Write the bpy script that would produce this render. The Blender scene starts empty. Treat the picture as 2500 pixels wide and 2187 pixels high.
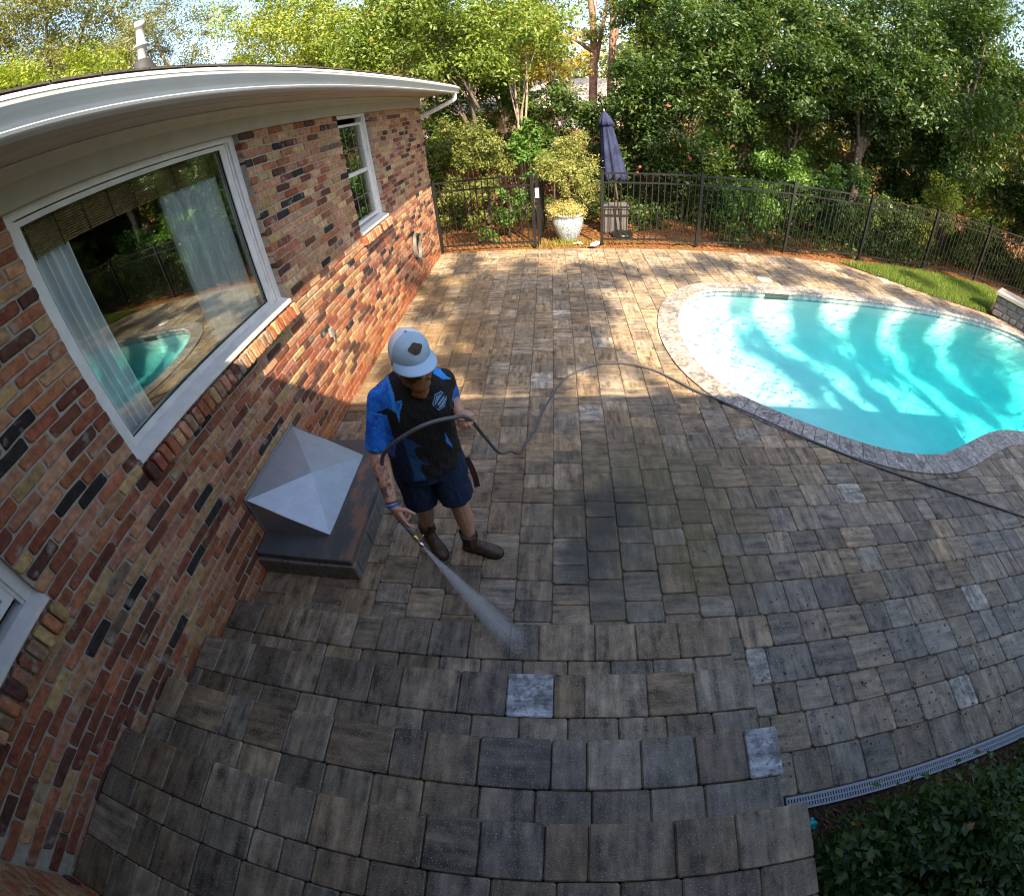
import bpy, bmesh, math, random
import numpy as np
from mathutils import Matrix, Vector, noise
D = bpy.data
SC = bpy.context.scene
COL = SC.collection
R_ = math.radians
rnd = random.Random(7)

# ---------------------------------------------------------------- camera (a wide action camera: fisheye lens)
CAM_R = Vector((0.99439877, 0.06975019, -0.07941034))
CAM_U = Vector((0.01227458, 0.67003277, 0.74223003))
CAM_F = Vector((-0.10497821, 0.73904736, -0.66542361))
CAM_C = Vector((2.15438674, 0.0, 2.5516003))
cd = D.cameras.new('camera')
cam = D.objects.new('camera', cd)
COL.objects.link(cam)
SC.camera = cam
cm = Matrix.Identity(4)
for i in range(3):
    cm[i][0] = CAM_R[i]; cm[i][1] = CAM_U[i]; cm[i][2] = -CAM_F[i]; cm[i][3] = CAM_C[i]
cam.matrix_world = cm
cd.type = 'PANO'
cd.sensor_width = 36.0
cd.sensor_fit = 'HORIZONTAL'
cd.clip_start = 0.05
cd.clip_end = 500.0
lens = cd if hasattr(cd, 'panorama_type') else cd.cycles
lens.panorama_type = 'FISHEYE_LENS_POLYNOMIAL'
lens.fisheye_fov = R_(178)
lens.fisheye_polynomial_k0 = 0.0
lens.fisheye_polynomial_k1 = -6.33653635e-02
lens.fisheye_polynomial_k2 = 1.41848606e-05
lens.fisheye_polynomial_k3 = 1.71905156e-05
lens.fisheye_polynomial_k4 = -2.91613588e-07

# ---------------------------------------------------------------- sky, sun, exposure
LIGHT = Vector((-0.40, 1.0, -1.0)).normalized()      # direction the sunlight travels
SUN_TO = -LIGHT
world = D.worlds.new('World')
SC.world = world
world.use_nodes = True
wn = world.node_tree
wn.nodes.clear()
w_out = wn.nodes.new('ShaderNodeOutputWorld')
w_bg = wn.nodes.new('ShaderNodeBackground')
w_sky = wn.nodes.new('ShaderNodeTexSky')
w_sky.sky_type = 'NISHITA'
w_sky.sun_disc = False
w_sky.sun_elevation = math.asin(SUN_TO.z)
w_sky.sun_rotation = math.atan2(SUN_TO.x, SUN_TO.y)
w_sky.air_density = 1.0
w_sky.dust_density = 2.2
w_sky.ozone_density = 0.6
w_bg.inputs['Strength'].default_value = 0.14
wn.links.new(w_sky.outputs[0], w_bg.inputs['Color'])
wn.links.new(w_bg.outputs[0], w_out.inputs['Surface'])
sd = D.lights.new('sun', 'SUN')
sd.energy = 5.0
sd.angle = R_(0.53)
sd.color = (1.0, 0.82, 0.58)
sun = D.objects.new('sun', sd)
COL.objects.link(sun)
sun.location = (6, -10, 14)
sun.rotation_euler = LIGHT.to_track_quat('-Z', 'Y').to_euler()
SC.view_settings.view_transform = 'Standard'
SC.view_settings.look = 'None'
SC.view_settings.gamma = 1.0
SC.view_settings.use_curve_mapping = False
SC.view_settings.exposure = 1.7
SC.render.engine = 'CYCLES'
cy = SC.cycles
cy.max_bounces = 8
cy.diffuse_bounces = 4
cy.glossy_bounces = 4
cy.transmission_bounces = 6
cy.transparent_max_bounces = 16
cy.volume_bounces = 1
cy.filter_width = 1.05
cy.sample_clamp_indirect = 8.0
cy.caustics_reflective = False
cy.caustics_refractive = False

# ---------------------------------------------------------------- object helpers
def tag(o, label=None, cat=None, group=None, kind=None):
    if label: o['label'] = label
    if cat: o['category'] = cat
    if group: o['group'] = group
    if kind: o['kind'] = kind
    return o

def thing(name, loc, label, cat, group=None, rz=0.0):
    o = D.objects.new(name, None)
    o.empty_display_size = 0.1
    o.location = loc
    o.rotation_euler = (0, 0, rz)
    COL.objects.link(o)
    return tag(o, label, cat, group)

def link(name, me, parent=None, loc=None, rot=None):
    """place mesh data given in world coordinates under a parent Empty that only translates/rotates about z"""
    o = D.objects.new(name, me)
    COL.objects.link(o)
    if parent is not None:
        o.parent = parent
    if loc is not None: o.location = loc
    if rot is not None: o.rotation_euler = rot
    return o

def wm(o):
    """world matrix of an object from its parent chain (no depsgraph needed)"""
    m = o.matrix_basis.copy()
    p = o.parent
    while p is not None:
        m = p.matrix_basis @ m
        p = p.parent
    return m

class MB:
    """mesh builder: verts, faces, material slots, per-face colour"""
    def __init__(s): s.v = []; s.f = []; s.m = []; s.c = []; s.usec = False; s.sm = []
    def add(s, vs, fs, mi=0, col=None, smooth=False):
        b = len(s.v); s.v.extend(tuple(v) for v in vs)
        for f in fs:
            s.f.append(tuple(i + b for i in f)); s.m.append(mi); s.sm.append(smooth)
            s.c.append(col or (1, 1, 1, 1))
        if col: s.usec = True
    def box(s, c, d, rot=None, mi=0, col=None):
        hx, hy, hz = d[0]/2, d[1]/2, d[2]/2
        vs = [Vector((x, y, z)) for z in (-hz, hz) for y in (-hy, hy) for x in (-hx, hx)]
        if rot is not None: vs = [rot @ v for v in vs]
        s.add([v + Vector(c) for v in vs], [(0, 2, 3, 1), (4, 5, 7, 6), (0, 1, 5, 4), (2, 6, 7, 3), (0, 4, 6, 2), (1, 3, 7, 5)], mi, col)
    def bbox(s, lo, hi, mi=0, col=None):
        s.box([(a + b)/2 for a, b in zip(lo, hi)], [b - a for a, b in zip(lo, hi)], None, mi, col)
    def tube(s, pts, rad, n=8, mi=0, col=None, cap=True, flat=None):
        pts = [Vector(p) for p in pts]
        if not hasattr(rad, '__len__'): rad = [rad]*len(pts)
        t0 = (pts[1] - pts[0]).normalized()
        a = t0.orthogonal().normalized()
        rings = []
        for i, p in enumerate(pts):
            t = ((pts[min(i+1, len(pts)-1)] - pts[max(i-1, 0)])).normalized()
            a = (a - t * a.dot(t))
            a = a.normalized() if a.length > 1e-6 else t.orthogonal().normalized()
            b = t.cross(a)
            rings.append([p + (a*math.cos(2*math.pi*k/n) + b*math.sin(2*math.pi*k/n))*rad[i] for k in range(n)])
        vs = [v for r in rings for v in r]
        fs = []
        for i in range(len(rings)-1):
            for k in range(n):
                fs.append((i*n+k, i*n+(k+1) % n, (i+1)*n+(k+1) % n, (i+1)*n+k))
        if cap:
            fs.append(tuple(reversed(range(n)))); fs.append(tuple(range((len(rings)-1)*n, len(rings)*n)))
        s.add(vs, fs, mi, col, True)
    def lathe(s, prof, c=(0, 0, 0), n=24, mi=0, col=None, axis=None, close=False):
        vs = []; fs = []
        for r, z in prof:
            for k in range(n):
                a = 2*math.pi*k/n
                vs.append(Vector((r*math.cos(a), r*math.sin(a), z)))
        if axis is not None:
            q = Vector(axis).to_track_quat('Z', 'Y'); vs = [q @ v for v in vs]
        vs = [v + Vector(c) for v in vs]
        for i in range(len(prof)-1):
            for k in range(n):
                fs.append((i*n+k, i*n+(k+1) % n, (i+1)*n+(k+1) % n, (i+1)*n+k))
        if close:
            fs.append(tuple(reversed(range(n)))); fs.append(tuple(range((len(prof)-1)*n, len(prof)*n)))
        s.add(vs, fs, mi, col, True)
    def loft(s, rings, mi=0, col=None, cap=True, smooth=True):
        n = len(rings[0]); vs = [v for r in rings for v in r]; fs = []
        for i in range(len(rings)-1):
            for k in range(n):
                fs.append((i*n+k, i*n+(k+1) % n, (i+1)*n+(k+1) % n, (i+1)*n+k))
        if cap:
            fs.append(tuple(reversed(range(n)))); fs.append(tuple(range((len(rings)-1)*n, len(rings)*n)))
        s.add(vs, fs, mi, col, smooth)
    def ball(s, c, r, rot=None, n=10, m=7, mi=0, col=None):
        r = r if hasattr(r, '__len__') else (r, r, r)
        vs = [Vector((0, 0, -r[2]))]; fs = []
        for i in range(1, m):
            th = math.pi*i/m
            for k in range(n):
                a = 2*math.pi*k/n
                vs.append(Vector((r[0]*math.sin(th)*math.cos(a), r[1]*math.sin(th)*math.sin(a), -r[2]*math.cos(th))))
        vs.append(Vector((0, 0, r[2])))
        for k in range(n): fs.append((0, 1+(k+1) % n, 1+k))
        for i in range(m-2):
            for k in range(n):
                fs.append((1+i*n+k, 1+i*n+(k+1) % n, 1+(i+1)*n+(k+1) % n, 1+(i+1)*n+k))
        l = 1+(m-2)*n
        for k in range(n): fs.append((l+k, l+(k+1) % n, len(vs)-1))
        if rot is not None: vs = [rot @ v for v in vs]
        s.add([v + Vector(c) for v in vs], fs, mi, col, True)
    def mesh(s, name, mats):
        me = D.meshes.new(name)
        me.from_pydata(s.v, [], s.f)
        for m in (mats if isinstance(mats, (list, tuple)) else [mats]): me.materials.append(m)
        me.polygons.foreach_set('material_index', s.m)
        me.polygons.foreach_set('use_smooth', s.sm)
        if s.usec:
            at = me.color_attributes.new('Col', 'FLOAT_COLOR', 'CORNER')
            arr = np.array([c for c, f in zip(s.c, s.f) for _ in f], np.float32)
            at.data.foreach_set('color', arr.ravel())
        me.update()
        return me
    def build(s, name, mats, parent=None, origin=None):
        """link as one object; world-coordinate verts are moved into the parent's frame"""
        me = s.mesh(name, mats)
        if parent is not None:
            me.transform(wm(parent).inverted())
            return link(name, me, parent)
        if origin is not None:
            me.transform(Matrix.Translation(-Vector(origin)))
            return link(name, me, None, origin)
        return link(name, me)

def part_copy(src, parent, loc=None, rot=None, scale=None):
    o = src.copy(); COL.objects.link(o); o.parent = parent
    if loc is not None: o.location = loc
    if rot is not None: o.rotation_euler = rot
    if scale is not None: o.scale = scale
    return o

def catmull(P, n=8, closed=False):
    P = [Vector(p) for p in P]; out = []
    m = len(P)
    rng = range(m) if closed else range(m-1)
    for i in rng:
        p0 = P[(i-1) % m] if closed or i > 0 else P[0]*2 - P[1]
        p1 = P[i]; p2 = P[(i+1) % m]
        p3 = P[(i+2) % m] if closed or i+2 < m else P[-1]*2 - P[-2]
        for k in range(n):
            t = k/n
            out.append(0.5*((2*p1) + (p2-p0)*t + (2*p0-5*p1+4*p2-p3)*t*t + (3*p1-p0-3*p2+p3)*t**3))
    if not closed: out.append(P[-1])
    return out

def resample(P, step, closed=False):
    P = [Vector(p) for p in P]
    Q = P + [P[0]] if closed else P
    d = [0.0]
    for a, b in zip(Q, Q[1:]): d.append(d[-1] + (b-a).length)
    n = max(2, round(d[-1]/step)); out = []; j = 0
    for i in range(n if closed else n+1):
        t = d[-1]*i/n
        while j < len(d)-2 and d[j+1] < t: j += 1
        f = (t-d[j])/max(1e-9, d[j+1]-d[j]); out.append(Q[j].lerp(Q[j+1], f))
    return out

def remeshed(name, mb, mats, voxel, smooth_it=6, parent=None, fac=0.5):
    """one continuous surface from overlapping closed shapes"""
    me0 = mb.mesh(name + '_raw', mats)
    o = D.objects.new(name + '_raw', me0); COL.objects.link(o)
    r = o.modifiers.new('r', 'REMESH'); r.mode = 'VOXEL'; r.voxel_size = voxel; r.use_smooth_shade = True
    if smooth_it:
        s = o.modifiers.new('s', 'SMOOTH'); s.factor = fac; s.iterations = smooth_it
    dg = bpy.context.evaluated_depsgraph_get()
    me = D.meshes.new_from_object(o.evaluated_get(dg))
    me.name = name
    D.objects.remove(o); D.meshes.remove(me0)
    me.materials.clear()
    for m in (mats if isinstance(mats, (list, tuple)) else [mats]): me.materials.append(m)
    if parent is not None: me.transform(wm(parent).inverted())
    return link(name, me, parent)

# ---------------------------------------------------------------- material helpers
def new_mat(name):
    m = D.materials.new(name); m.use_nodes = True
    nt = m.node_tree; nt.nodes.clear()
    out = nt.nodes.new('ShaderNodeOutputMaterial')
    return m, nt, out
def nd(nt, typ, **kw):
    n = nt.nodes.new(typ)
    for k, v in kw.items():
        if k in n.inputs.keys(): 
            s = n.inputs[k]
            if isinstance(v, bpy.types.NodeSocket): nt.links.new(v, s)
            else: s.default_value = v
        else: setattr(n, k, v)
    return n
def mth(nt, op, a, b=None, clamp=False):
    n = nt.nodes.new('ShaderNodeMath'); n.operation = op; n.use_clamp = clamp
    for i, v in enumerate((a, b)):
        if v is None: continue
        if isinstance(v, bpy.types.NodeSocket): nt.links.new(v, n.inputs[i])
        else: n.inputs[i].default_value = v
    return n.outputs[0]
def mix(nt, fac, a, b, mode='MIX'):
    n = nt.nodes.new('ShaderNodeMix'); n.data_type = 'RGBA'; n.blend_type = mode
    for s, v in ((n.inputs[0], fac), (n.inputs[6], a), (n.inputs[7], b)):
        if isinstance(v, bpy.types.NodeSocket): nt.links.new(v, s)
        elif hasattr(v, '__len__'): s.default_value = (v[0], v[1], v[2], 1)
        else: s.default_value = v
    return n.outputs[2]
def ramp(nt, fac, lo, hi):
    n = nt.nodes.new('ShaderNodeMapRange'); n.clamp = True
    nt.links.new(fac, n.inputs[0]); n.inputs[1].default_value = lo; n.inputs[2].default_value = hi
    return n.outputs[0]
def noi(nt, vec, scale, detail=3.0, rough=0.55):
    n = nt.nodes.new('ShaderNodeTexNoise')
    n.inputs['Scale'].default_value = scale; n.inputs['Detail'].default_value = detail; n.inputs['Roughness'].default_value = rough
    if vec is not None: nt.links.new(vec, n.inputs['Vector'])
    return n.outputs[0]
def vmul(nt, vec, s):
    n = nt.nodes.new('ShaderNodeVectorMath'); n.operation = 'MULTIPLY'
    nt.links.new(vec, n.inputs[0]); n.inputs[1].default_value = s
    return n.outputs[0]
def vadd(nt, a, b):
    n = nt.nodes.new('ShaderNodeVectorMath'); n.operation = 'ADD'
    nt.links.new(a, n.inputs[0])
    if isinstance(b, bpy.types.NodeSocket): nt.links.new(b, n.inputs[1])
    else: n.inputs[1].default_value = b
    return n.outputs[0]
def pos(nt): return nt.nodes.new('ShaderNodeNewGeometry').outputs['Position']
def bump(nt, h, strength, dist=0.01):
    n = nt.nodes.new('ShaderNodeBump'); n.inputs['Strength'].default_value = strength; n.inputs['Distance'].default_value = dist
    nt.links.new(h, n.inputs['Height']); return n.outputs[0]
def pbsdf(nt, out, col, rough, normal=None, metal=0.0, spec=0.5, **kw):
    b = nt.nodes.new('ShaderNodeBsdfPrincipled')
    for s, v in ((b.inputs['Base Color'], col), (b.inputs['Roughness'], rough), (b.inputs['Metallic'], metal), (b.inputs['Specular IOR Level'], spec)):
        if isinstance(v, bpy.types.NodeSocket): nt.links.new(v, s)
        elif hasattr(v, '__len__'): s.default_value = (v[0], v[1], v[2], 1)
        else: s.default_value = v
    if normal is not None: nt.links.new(normal, b.inputs['Normal'])
    for k, v in kw.items(): b.inputs[k].default_value = v
    if out is not None: nt.links.new(b.outputs[0], out.inputs[0])
    return b
def colsrc(nt, src):
    """colour and random value of one piece: from the object (single pieces) or from the mesh (joined pieces)"""
    if src == 'obj':
        n = nt.nodes.new('ShaderNodeObjectInfo'); return n.outputs['Color'], n.outputs['Alpha']
    n = nt.nodes.new('ShaderNodeAttribute'); n.attribute_name = 'Col'
    return n.outputs['Color'], n.outputs['Alpha']
def simple(name, col, rough=0.6, var=0.12, scale=12.0, bmp=0.0, bscale=60.0, metal=0.0, spec=0.5, **kw):
    m, nt, out = new_mat(name)
    p = pos(nt)
    n = noi(nt, p, scale, 4)
    c = mix(nt, ramp(nt, n, 0.3, 0.7), tuple(x*(1-var) for x in col), tuple(min(1, x*(1+var)) for x in col))
    nrm = bump(nt, noi(nt, p, bscale, 4), bmp, 0.004) if bmp else None
    pbsdf(nt, out, c, rough, nrm, metal, spec, **kw)
    return m
# ---------------------------------------------------------------- materials
def mk_brick(src):
    m, nt, out = new_mat('brick_' + src)
    c, a = colsrc(nt, src)
    p = pos(nt)
    n1 = noi(nt, p, 22, 4, 0.6); n2 = noi(nt, p, 9, 3); n3 = noi(nt, p, 140, 3)
    c1 = mix(nt, ramp(nt, n1, 0.3, 0.72), (0.55, 0.52, 0.5), (1.25, 1.22, 1.2))
    cc = mix(nt, 1.0, c, c1, 'MULTIPLY')
    lime = mth(nt, 'MULTIPLY', ramp(nt, n2, 0.58, 0.70), 0.5)
    cc = mix(nt, lime, cc, (0.46, 0.40, 0.34))
    low = mth(nt, 'MULTIPLY', ramp(nt, mth(nt, 'ADD', nd(nt, 'ShaderNodeSeparateXYZ', Vector=p).outputs[2], mth(nt, 'MULTIPLY', noi(nt, p, 3, 3), 0.5)), 0.85, 0.25), 0.8)
    cc = mix(nt, low, cc, mix(nt, 0.6, mix(nt, 1.0, cc, (0.95, 0.52, 0.30), 'MULTIPLY'), (0.30, 0.11, 0.04)))      # rust-red splash staining at the wall foot
    pbsdf(nt, out, cc, 0.85, bump(nt, mth(nt, 'ADD', n1, mth(nt, 'MULTIPLY', n3, 0.4)), 0.7, 0.008), 0, 0.3)
    return m
BRICK_O = mk_brick('obj'); BRICK_A = mk_brick('attr')
MORTAR = simple('mortar', (0.37, 0.325, 0.265), 0.95, 0.18, 30, 0.5, 90)

def mk_paver(src, name='paver'):
    m, nt, out = new_mat(name + '_' + src)
    c, a = colsrc(nt, src)
    p = pos(nt)
    comb = nd(nt, 'ShaderNodeCombineXYZ', X=mth(nt, 'MULTIPLY', a, 37.0), Y=mth(nt, 'MULTIPLY', a, 91.0), Z=mth(nt, 'MULTIPLY', a, 53.0)).outputs[0]
    q = vadd(nt, p, comb)
    dirx = mth(nt, 'GREATER_THAN', mth(nt, 'FRACT', mth(nt, 'MULTIPLY', a, 7.0)), 0.45)
    sx = noi(nt, vmul(nt, q, (3.2, 22.0, 8.0)), 1.0, 5, 0.62)
    sy = noi(nt, vmul(nt, q, (22.0, 3.2, 8.0)), 1.0, 5, 0.62)
    mm = nt.nodes.new('ShaderNodeMix'); nt.links.new(dirx, mm.inputs[0]); nt.links.new(sx, mm.inputs[2]); nt.links.new(sy, mm.inputs[3])
    st = mm.outputs[0]
    blot = noi(nt, q, 11, 6, 0.68); st = mth(nt, 'ADD', mth(nt, 'MULTIPLY', st, 0.55), mth(nt, 'MULTIPLY', blot, 0.45))
    cc = mix(nt, ramp(nt, st, 0.38, 0.50), mix(nt, 1.0, c, (0.30, 0.285, 0.275), 'MULTIPLY'), c)
    cc = mix(nt, mth(nt, 'MULTIPLY', ramp(nt, st, 0.515, 0.61), 0.8), cc, mix(nt, 1.0, c, (1.85, 1.87, 1.88), 'MULTIPLY'))
    pale = mth(nt, 'MULTIPLY', ramp(nt, nd(nt, 'ShaderNodeSeparateColor', Color=c).outputs[0], 0.33, 0.36), ramp(nt, noi(nt, q, 24, 5, 0.7), 0.50, 0.60))
    cc = mix(nt, mth(nt, 'MULTIPLY', pale, 0.75), cc, (0.11, 0.105, 0.10))
    sp = noi(nt, p, 150, 2, 0.6)
    cc = mix(nt, mth(nt, 'MULTIPLY', ramp(nt, sp, 0.60, 0.68), 0.7), cc, (0.48, 0.45, 0.42))
    cc = mix(nt, mth(nt, 'MULTIPLY', ramp(nt, sp, 0.40, 0.30), 0.5), cc, (0.05, 0.045, 0.04))
    # olive and black algae stains that have not been washed off yet
    def stain(cx, cy, rad, scale):
        d = nt.nodes.new('ShaderNodeVectorMath'); d.operation = 'DISTANCE'
        nt.links.new(p, d.inputs[0]); d.inputs[1].default_value = (cx, cy, 0)
        dd = mth(nt, 'ADD', d.outputs['Value'], mth(nt, 'MULTIPLY', mth(nt, 'SUBTRACT', noi(nt, p, scale, 4, 0.6), 0.5), rad*1.9))
        return ramp(nt, dd, rad, rad*0.35)
    cc = mix(nt, mth(nt, 'MULTIPLY', stain(2.85, 2.15, 1.05, 2.2), 0.62), cc, (0.10, 0.082, 0.030))
    cc = mix(nt, mth(nt, 'MULTIPLY', stain(2.5, 2.14, 0.40, 5.0), 0.7), cc, (0.018, 0.016, 0.009))
    cc = mix(nt, mth(nt, 'MULTIPLY', stain(2.3, 1.72, 0.24, 7.0), 0.7), cc, (0.02, 0.018, 0.014))
    cc = mix(nt, mth(nt, 'MULTIPLY', stain(0.35, 4.6, 1.4, 1.5), 0.5), cc, (0.17, 0.10, 0.035))
    cc = mix(nt, mth(nt, 'MULTIPLY', stain(0.3, 6.6, 0.9, 1.8), 0.45), cc, (0.18, 0.11, 0.04))
    big = noi(nt, p, 0.9, 3, 0.6)
    sep = nd(nt, 'ShaderNodeSeparateXYZ', Vector=p)
    xs = sep.outputs[0]
    # film of water left by the cleaning: glossier and darker
    wet = mth(nt, 'MULTIPLY', ramp(nt, big, 0.36, 0.56), ramp(nt, sep.outputs[1], 4.3, 3.2))
    wet = mth(nt, 'MAXIMUM', wet, stain(1.75, 1.25, 0.75, 3.0))
    cc = mix(nt, mth(nt, 'MULTIPLY', wet, 0.5), cc, mix(nt, 1.0, cc, (0.62, 0.61, 0.60), 'MULTIPLY'))
    ro = nd(nt, 'ShaderNodeMapRange'); nt.links.new(wet, ro.inputs[0]); ro.inputs[3].default_value = 0.82; ro.inputs[4].default_value = 0.42
    h = mth(nt, 'ADD', mth(nt, 'MULTIPLY', sp, 0.5), noi(nt, p, 60, 4))
    pbsdf(nt, out, cc, ro.outputs[0], bump(nt, h, 0.55, 0.004), 0, 0.5)
    return m
PAVER_O = mk_paver('obj'); PAVER_A = mk_paver('attr')
SAND = simple('joint_sand', (0.11, 0.09, 0.065), 0.95, 0.35, 25, 0.4, 120)

def mk_coping():
    m, nt, out = new_mat('coping_stone')
    c, a = colsrc(nt, 'obj')
    p = pos(nt)
    comb = nd(nt, 'ShaderNodeCombineXYZ', X=mth(nt, 'MULTIPLY', a, 31.0), Y=mth(nt, 'MULTIPLY', a, 77.0), Z=a).outputs[0]
    q = vadd(nt, p, comb)
    w = nd(nt, 'ShaderNodeTexNoise', Vector=q, Scale=9.0, Detail=4.0, Distortion=2.2)
    cc = mix(nt, ramp(nt, w.outputs[0], 0.35, 0.48), (0.14, 0.12, 0.11), c)
    cc = mix(nt, ramp(nt, w.outputs[0], 0.52, 0.66), cc, (0.46, 0.42, 0.38))
    pbsdf(nt, out, cc, 0.6, bump(nt, w.outputs[0], 0.3, 0.006))
    return m
COPING = mk_coping()
PLASTER = simple('pool_plaster', (0.88, 0.93, 0.93), 0.8, 0.05, 3.0, 0.15, 20)
TILE = simple('waterline_tile', (0.26, 0.33, 0.36), 0.25, 0.45, 8.0)

def mk_water():
    m, nt, out = new_mat('pool_water')
    p = pos(nt)
    h = mth(nt, 'ADD', noi(nt, p, 2.2, 2), mth(nt, 'MULTIPLY', noi(nt, p, 9, 3), 0.35))
    nrm = bump(nt, h, 0.22, 0.06)
    fr = nd(nt, 'ShaderNodeFresnel', IOR=1.33, Normal=nrm)
    tr = nd(nt, 'ShaderNodeBsdfTransparent', Color=(0.97, 1.0, 1.0, 1))
    gl = nd(nt, 'ShaderNodeBsdfGlossy', Roughness=0.02, Normal=nrm)
    ms = nt.nodes.new('ShaderNodeMixShader')
    nt.links.new(fr.outputs[0], ms.inputs[0]); nt.links.new(tr.outputs[0], ms.inputs[1]); nt.links.new(gl.outputs[0], ms.inputs[2])
    nt.links.new(ms.outputs[0], out.inputs['Surface'])
    va = nd(nt, 'ShaderNodeVolumeAbsorption', Color=(0.22, 0.955, 0.94, 1), Density=0.98)
    nt.links.new(va.outputs[0], out.inputs['Volume'])
    return m
WATER = mk_water()

def mk_ground():
    m, nt, out = new_mat('pine_straw_ground')
    p = pos(nt)
    a = noi(nt, vmul(nt, p, (60, 14, 1)), 1.0, 4, 0.7); b = noi(nt, vmul(nt, p, (14, 55, 1)), 1.0, 4, 0.7); g = noi(nt, p, 1.4, 3)
    n = mth(nt, 'MAXIMUM', a, b)
    cc = mix(nt, ramp(nt, n, 0.42, 0.68), (0.06, 0.025, 0.012), (0.36, 0.16, 0.065))
    cc = mix(nt, mth(nt, 'MULTIPLY', ramp(nt, g, 0.55, 0.68), 0.6), cc, (0.10, 0.10, 0.03))
    pbsdf(nt, out, cc, 0.95, bump(nt, n, 0.9, 0.03), 0, 0.2)
    return m
GROUND = mk_ground()
SOIL = simple('dark_mulch', (0.06, 0.035, 0.022), 0.95, 0.5, 40, 0.9, 70)

def mk_leaf(name, tl=0.35, rough=0.45):
    m, nt, out = new_mat(name)
    n = nt.nodes.new('ShaderNodeAttribute'); n.attribute_name = 'Col'
    b = pbsdf(nt, None, n.outputs['Color'], rough, None, 0, 0.4)
    t = nd(nt, 'ShaderNodeBsdfTranslucent', Color=mix(nt, 1.0, n.outputs['Color'], (1.5, 1.6, 0.6), 'MULTIPLY'))
    ms = nt.nodes.new('ShaderNodeMixShader'); ms.inputs[0].default_value = tl
    nt.links.new(b.outputs[0], ms.inputs[1]); nt.links.new(t.outputs[0], ms.inputs[2])
    nt.links.new(ms.outputs[0], out.inputs[0])
    return m
LEAF = mk_leaf('leaf'); LEAF_SOFT = mk_leaf('soft_leaf', 0.45, 0.6)
BARK = simple('bark', (0.085, 0.064, 0.046), 0.95, 0.4, 18, 1.0, 30)
BARK_PALE = simple('pale_bark', (0.30, 0.23, 0.17), 0.9, 0.3, 14, 0.7, 30)
BARK_PINE = simple('pine_bark', (0.27, 0.15, 0.10), 0.95, 0.45, 10, 1.0, 16)

WHITE = simple('white_trim', (0.70, 0.69, 0.67), 0.45, 0.10, 9, 0.08)
TAUPE = simple('taupe_trim', (0.40, 0.365, 0.30), 0.6, 0.07, 7, 0.15, 60)
SOFFIT = simple('soffit_paint', (0.46, 0.40, 0.34), 0.7, 0.08, 6, 0.1, 50)
GUTTERM = simple('gutter_enamel', (0.56, 0.57, 0.56), 0.4, 0.05, 3)
GUARD = simple('gutter_guard', (0.74, 0.71, 0.68), 0.5, 0.12, 5)
SHINGLE = simple('roof_shingle', (0.075, 0.065, 0.06), 0.95, 0.4, 30, 0.6, 150)
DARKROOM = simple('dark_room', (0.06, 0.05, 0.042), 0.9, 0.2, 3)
FLOORWOOD = simple('room_floor', (0.12, 0.07, 0.04), 0.5, 0.2, 5)
BLACKMETAL = simple('black_metal', (0.012, 0.012, 0.012), 0.35, 0.1, 5)
SHEER = simple('sheer_curtain', (0.70, 0.74, 0.75), 0.9, 0.04, 6)
BAMBOO = simple('bamboo', (0.30, 0.185, 0.075), 0.8, 0.5, 40)

def mk_glass():
    m, nt, out = new_mat('window_glass')
    fr = nd(nt, 'ShaderNodeFresnel', IOR=1.5)
    f2 = mth(nt, 'ADD', mth(nt, 'MULTIPLY', fr.outputs[0], 0.55), 0.008, True)
    tr = nd(nt, 'ShaderNodeBsdfTransparent', Color=(0.95, 0.97, 0.96, 1))
    gl = nd(nt, 'ShaderNodeBsdfGlossy', Roughness=0.012, Color=(0.92, 0.97, 0.95, 1))
    ms = nt.nodes.new('ShaderNodeMixShader')
    nt.links.new(f2, ms.inputs[0]); nt.links.new(tr.outputs[0], ms.inputs[1]); nt.links.new(gl.outputs[0], ms.inputs[2])
    nt.links.new(ms.outputs[0], out.inputs[0])
    return m
GLASS = mk_glass()
# ================================================================ pool outline
NEAR = [(3.86, 3.70), (3.95, 3.57), (4.19, 3.36), (4.47, 3.14), (4.74, 2.97), (5.0, 2.83), (5.27, 2.72), (5.56, 2.65), (5.85, 2.63), (6.1, 2.66),
        (6.5, 2.78), (6.95, 2.93), (7.29, 3.0), (7.6, 3.0), (7.9, 2.95), (8.4, 2.75), (9.1, 2.55), (9.9, 2.55), (10.6, 2.85), (11.1, 3.5), (11.35, 4.3), (11.25, 5.1)]
FAR = [(10.86, 5.64), (10.5, 5.87), (10.05, 6.04), (9.44, 6.17), (8.56, 6.27), (7.72, 6.31), (6.97, 6.34), (6.24, 6.35), (5.59, 6.36), (5.06, 6.36), (4.66, 6.35), (4.38, 6.28), (4.1, 6.06), (3.89, 5.77)]
LEFT = [(3.73, 5.4), (3.64, 5.0), (3.62, 4.6), (3.66, 4.22), (3.74, 3.95)]
POOL = resample(catmull([(x, y, 0) for x, y in NEAR + FAR + LEFT], 6, True), 0.13, True)      # counter-clockwise
NP = len(POOL)
def pool_normals(P):
    out = []
    for i in range(len(P)):
        t = (P[(i+1) % len(P)] - P[i-1]).normalized()
        out.append(Vector((t.y, -t.x, 0)))       # outward
    return out
PN = pool_normals(POOL)
CW = 0.235                                        # coping width
POOL_OUT = [p + n*CW for p, n in zip(POOL, PN)]
def poly_in(x, y, P):
    c = False; j = len(P)-1
    for i in range(len(P)):
        a, b = P[i], P[j]
        if (a[1] > y) != (b[1] > y) and x < (b[0]-a[0])*(y-a[1])/(b[1]-a[1])+a[0]: c = not c
        j = i
    return c
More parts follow.
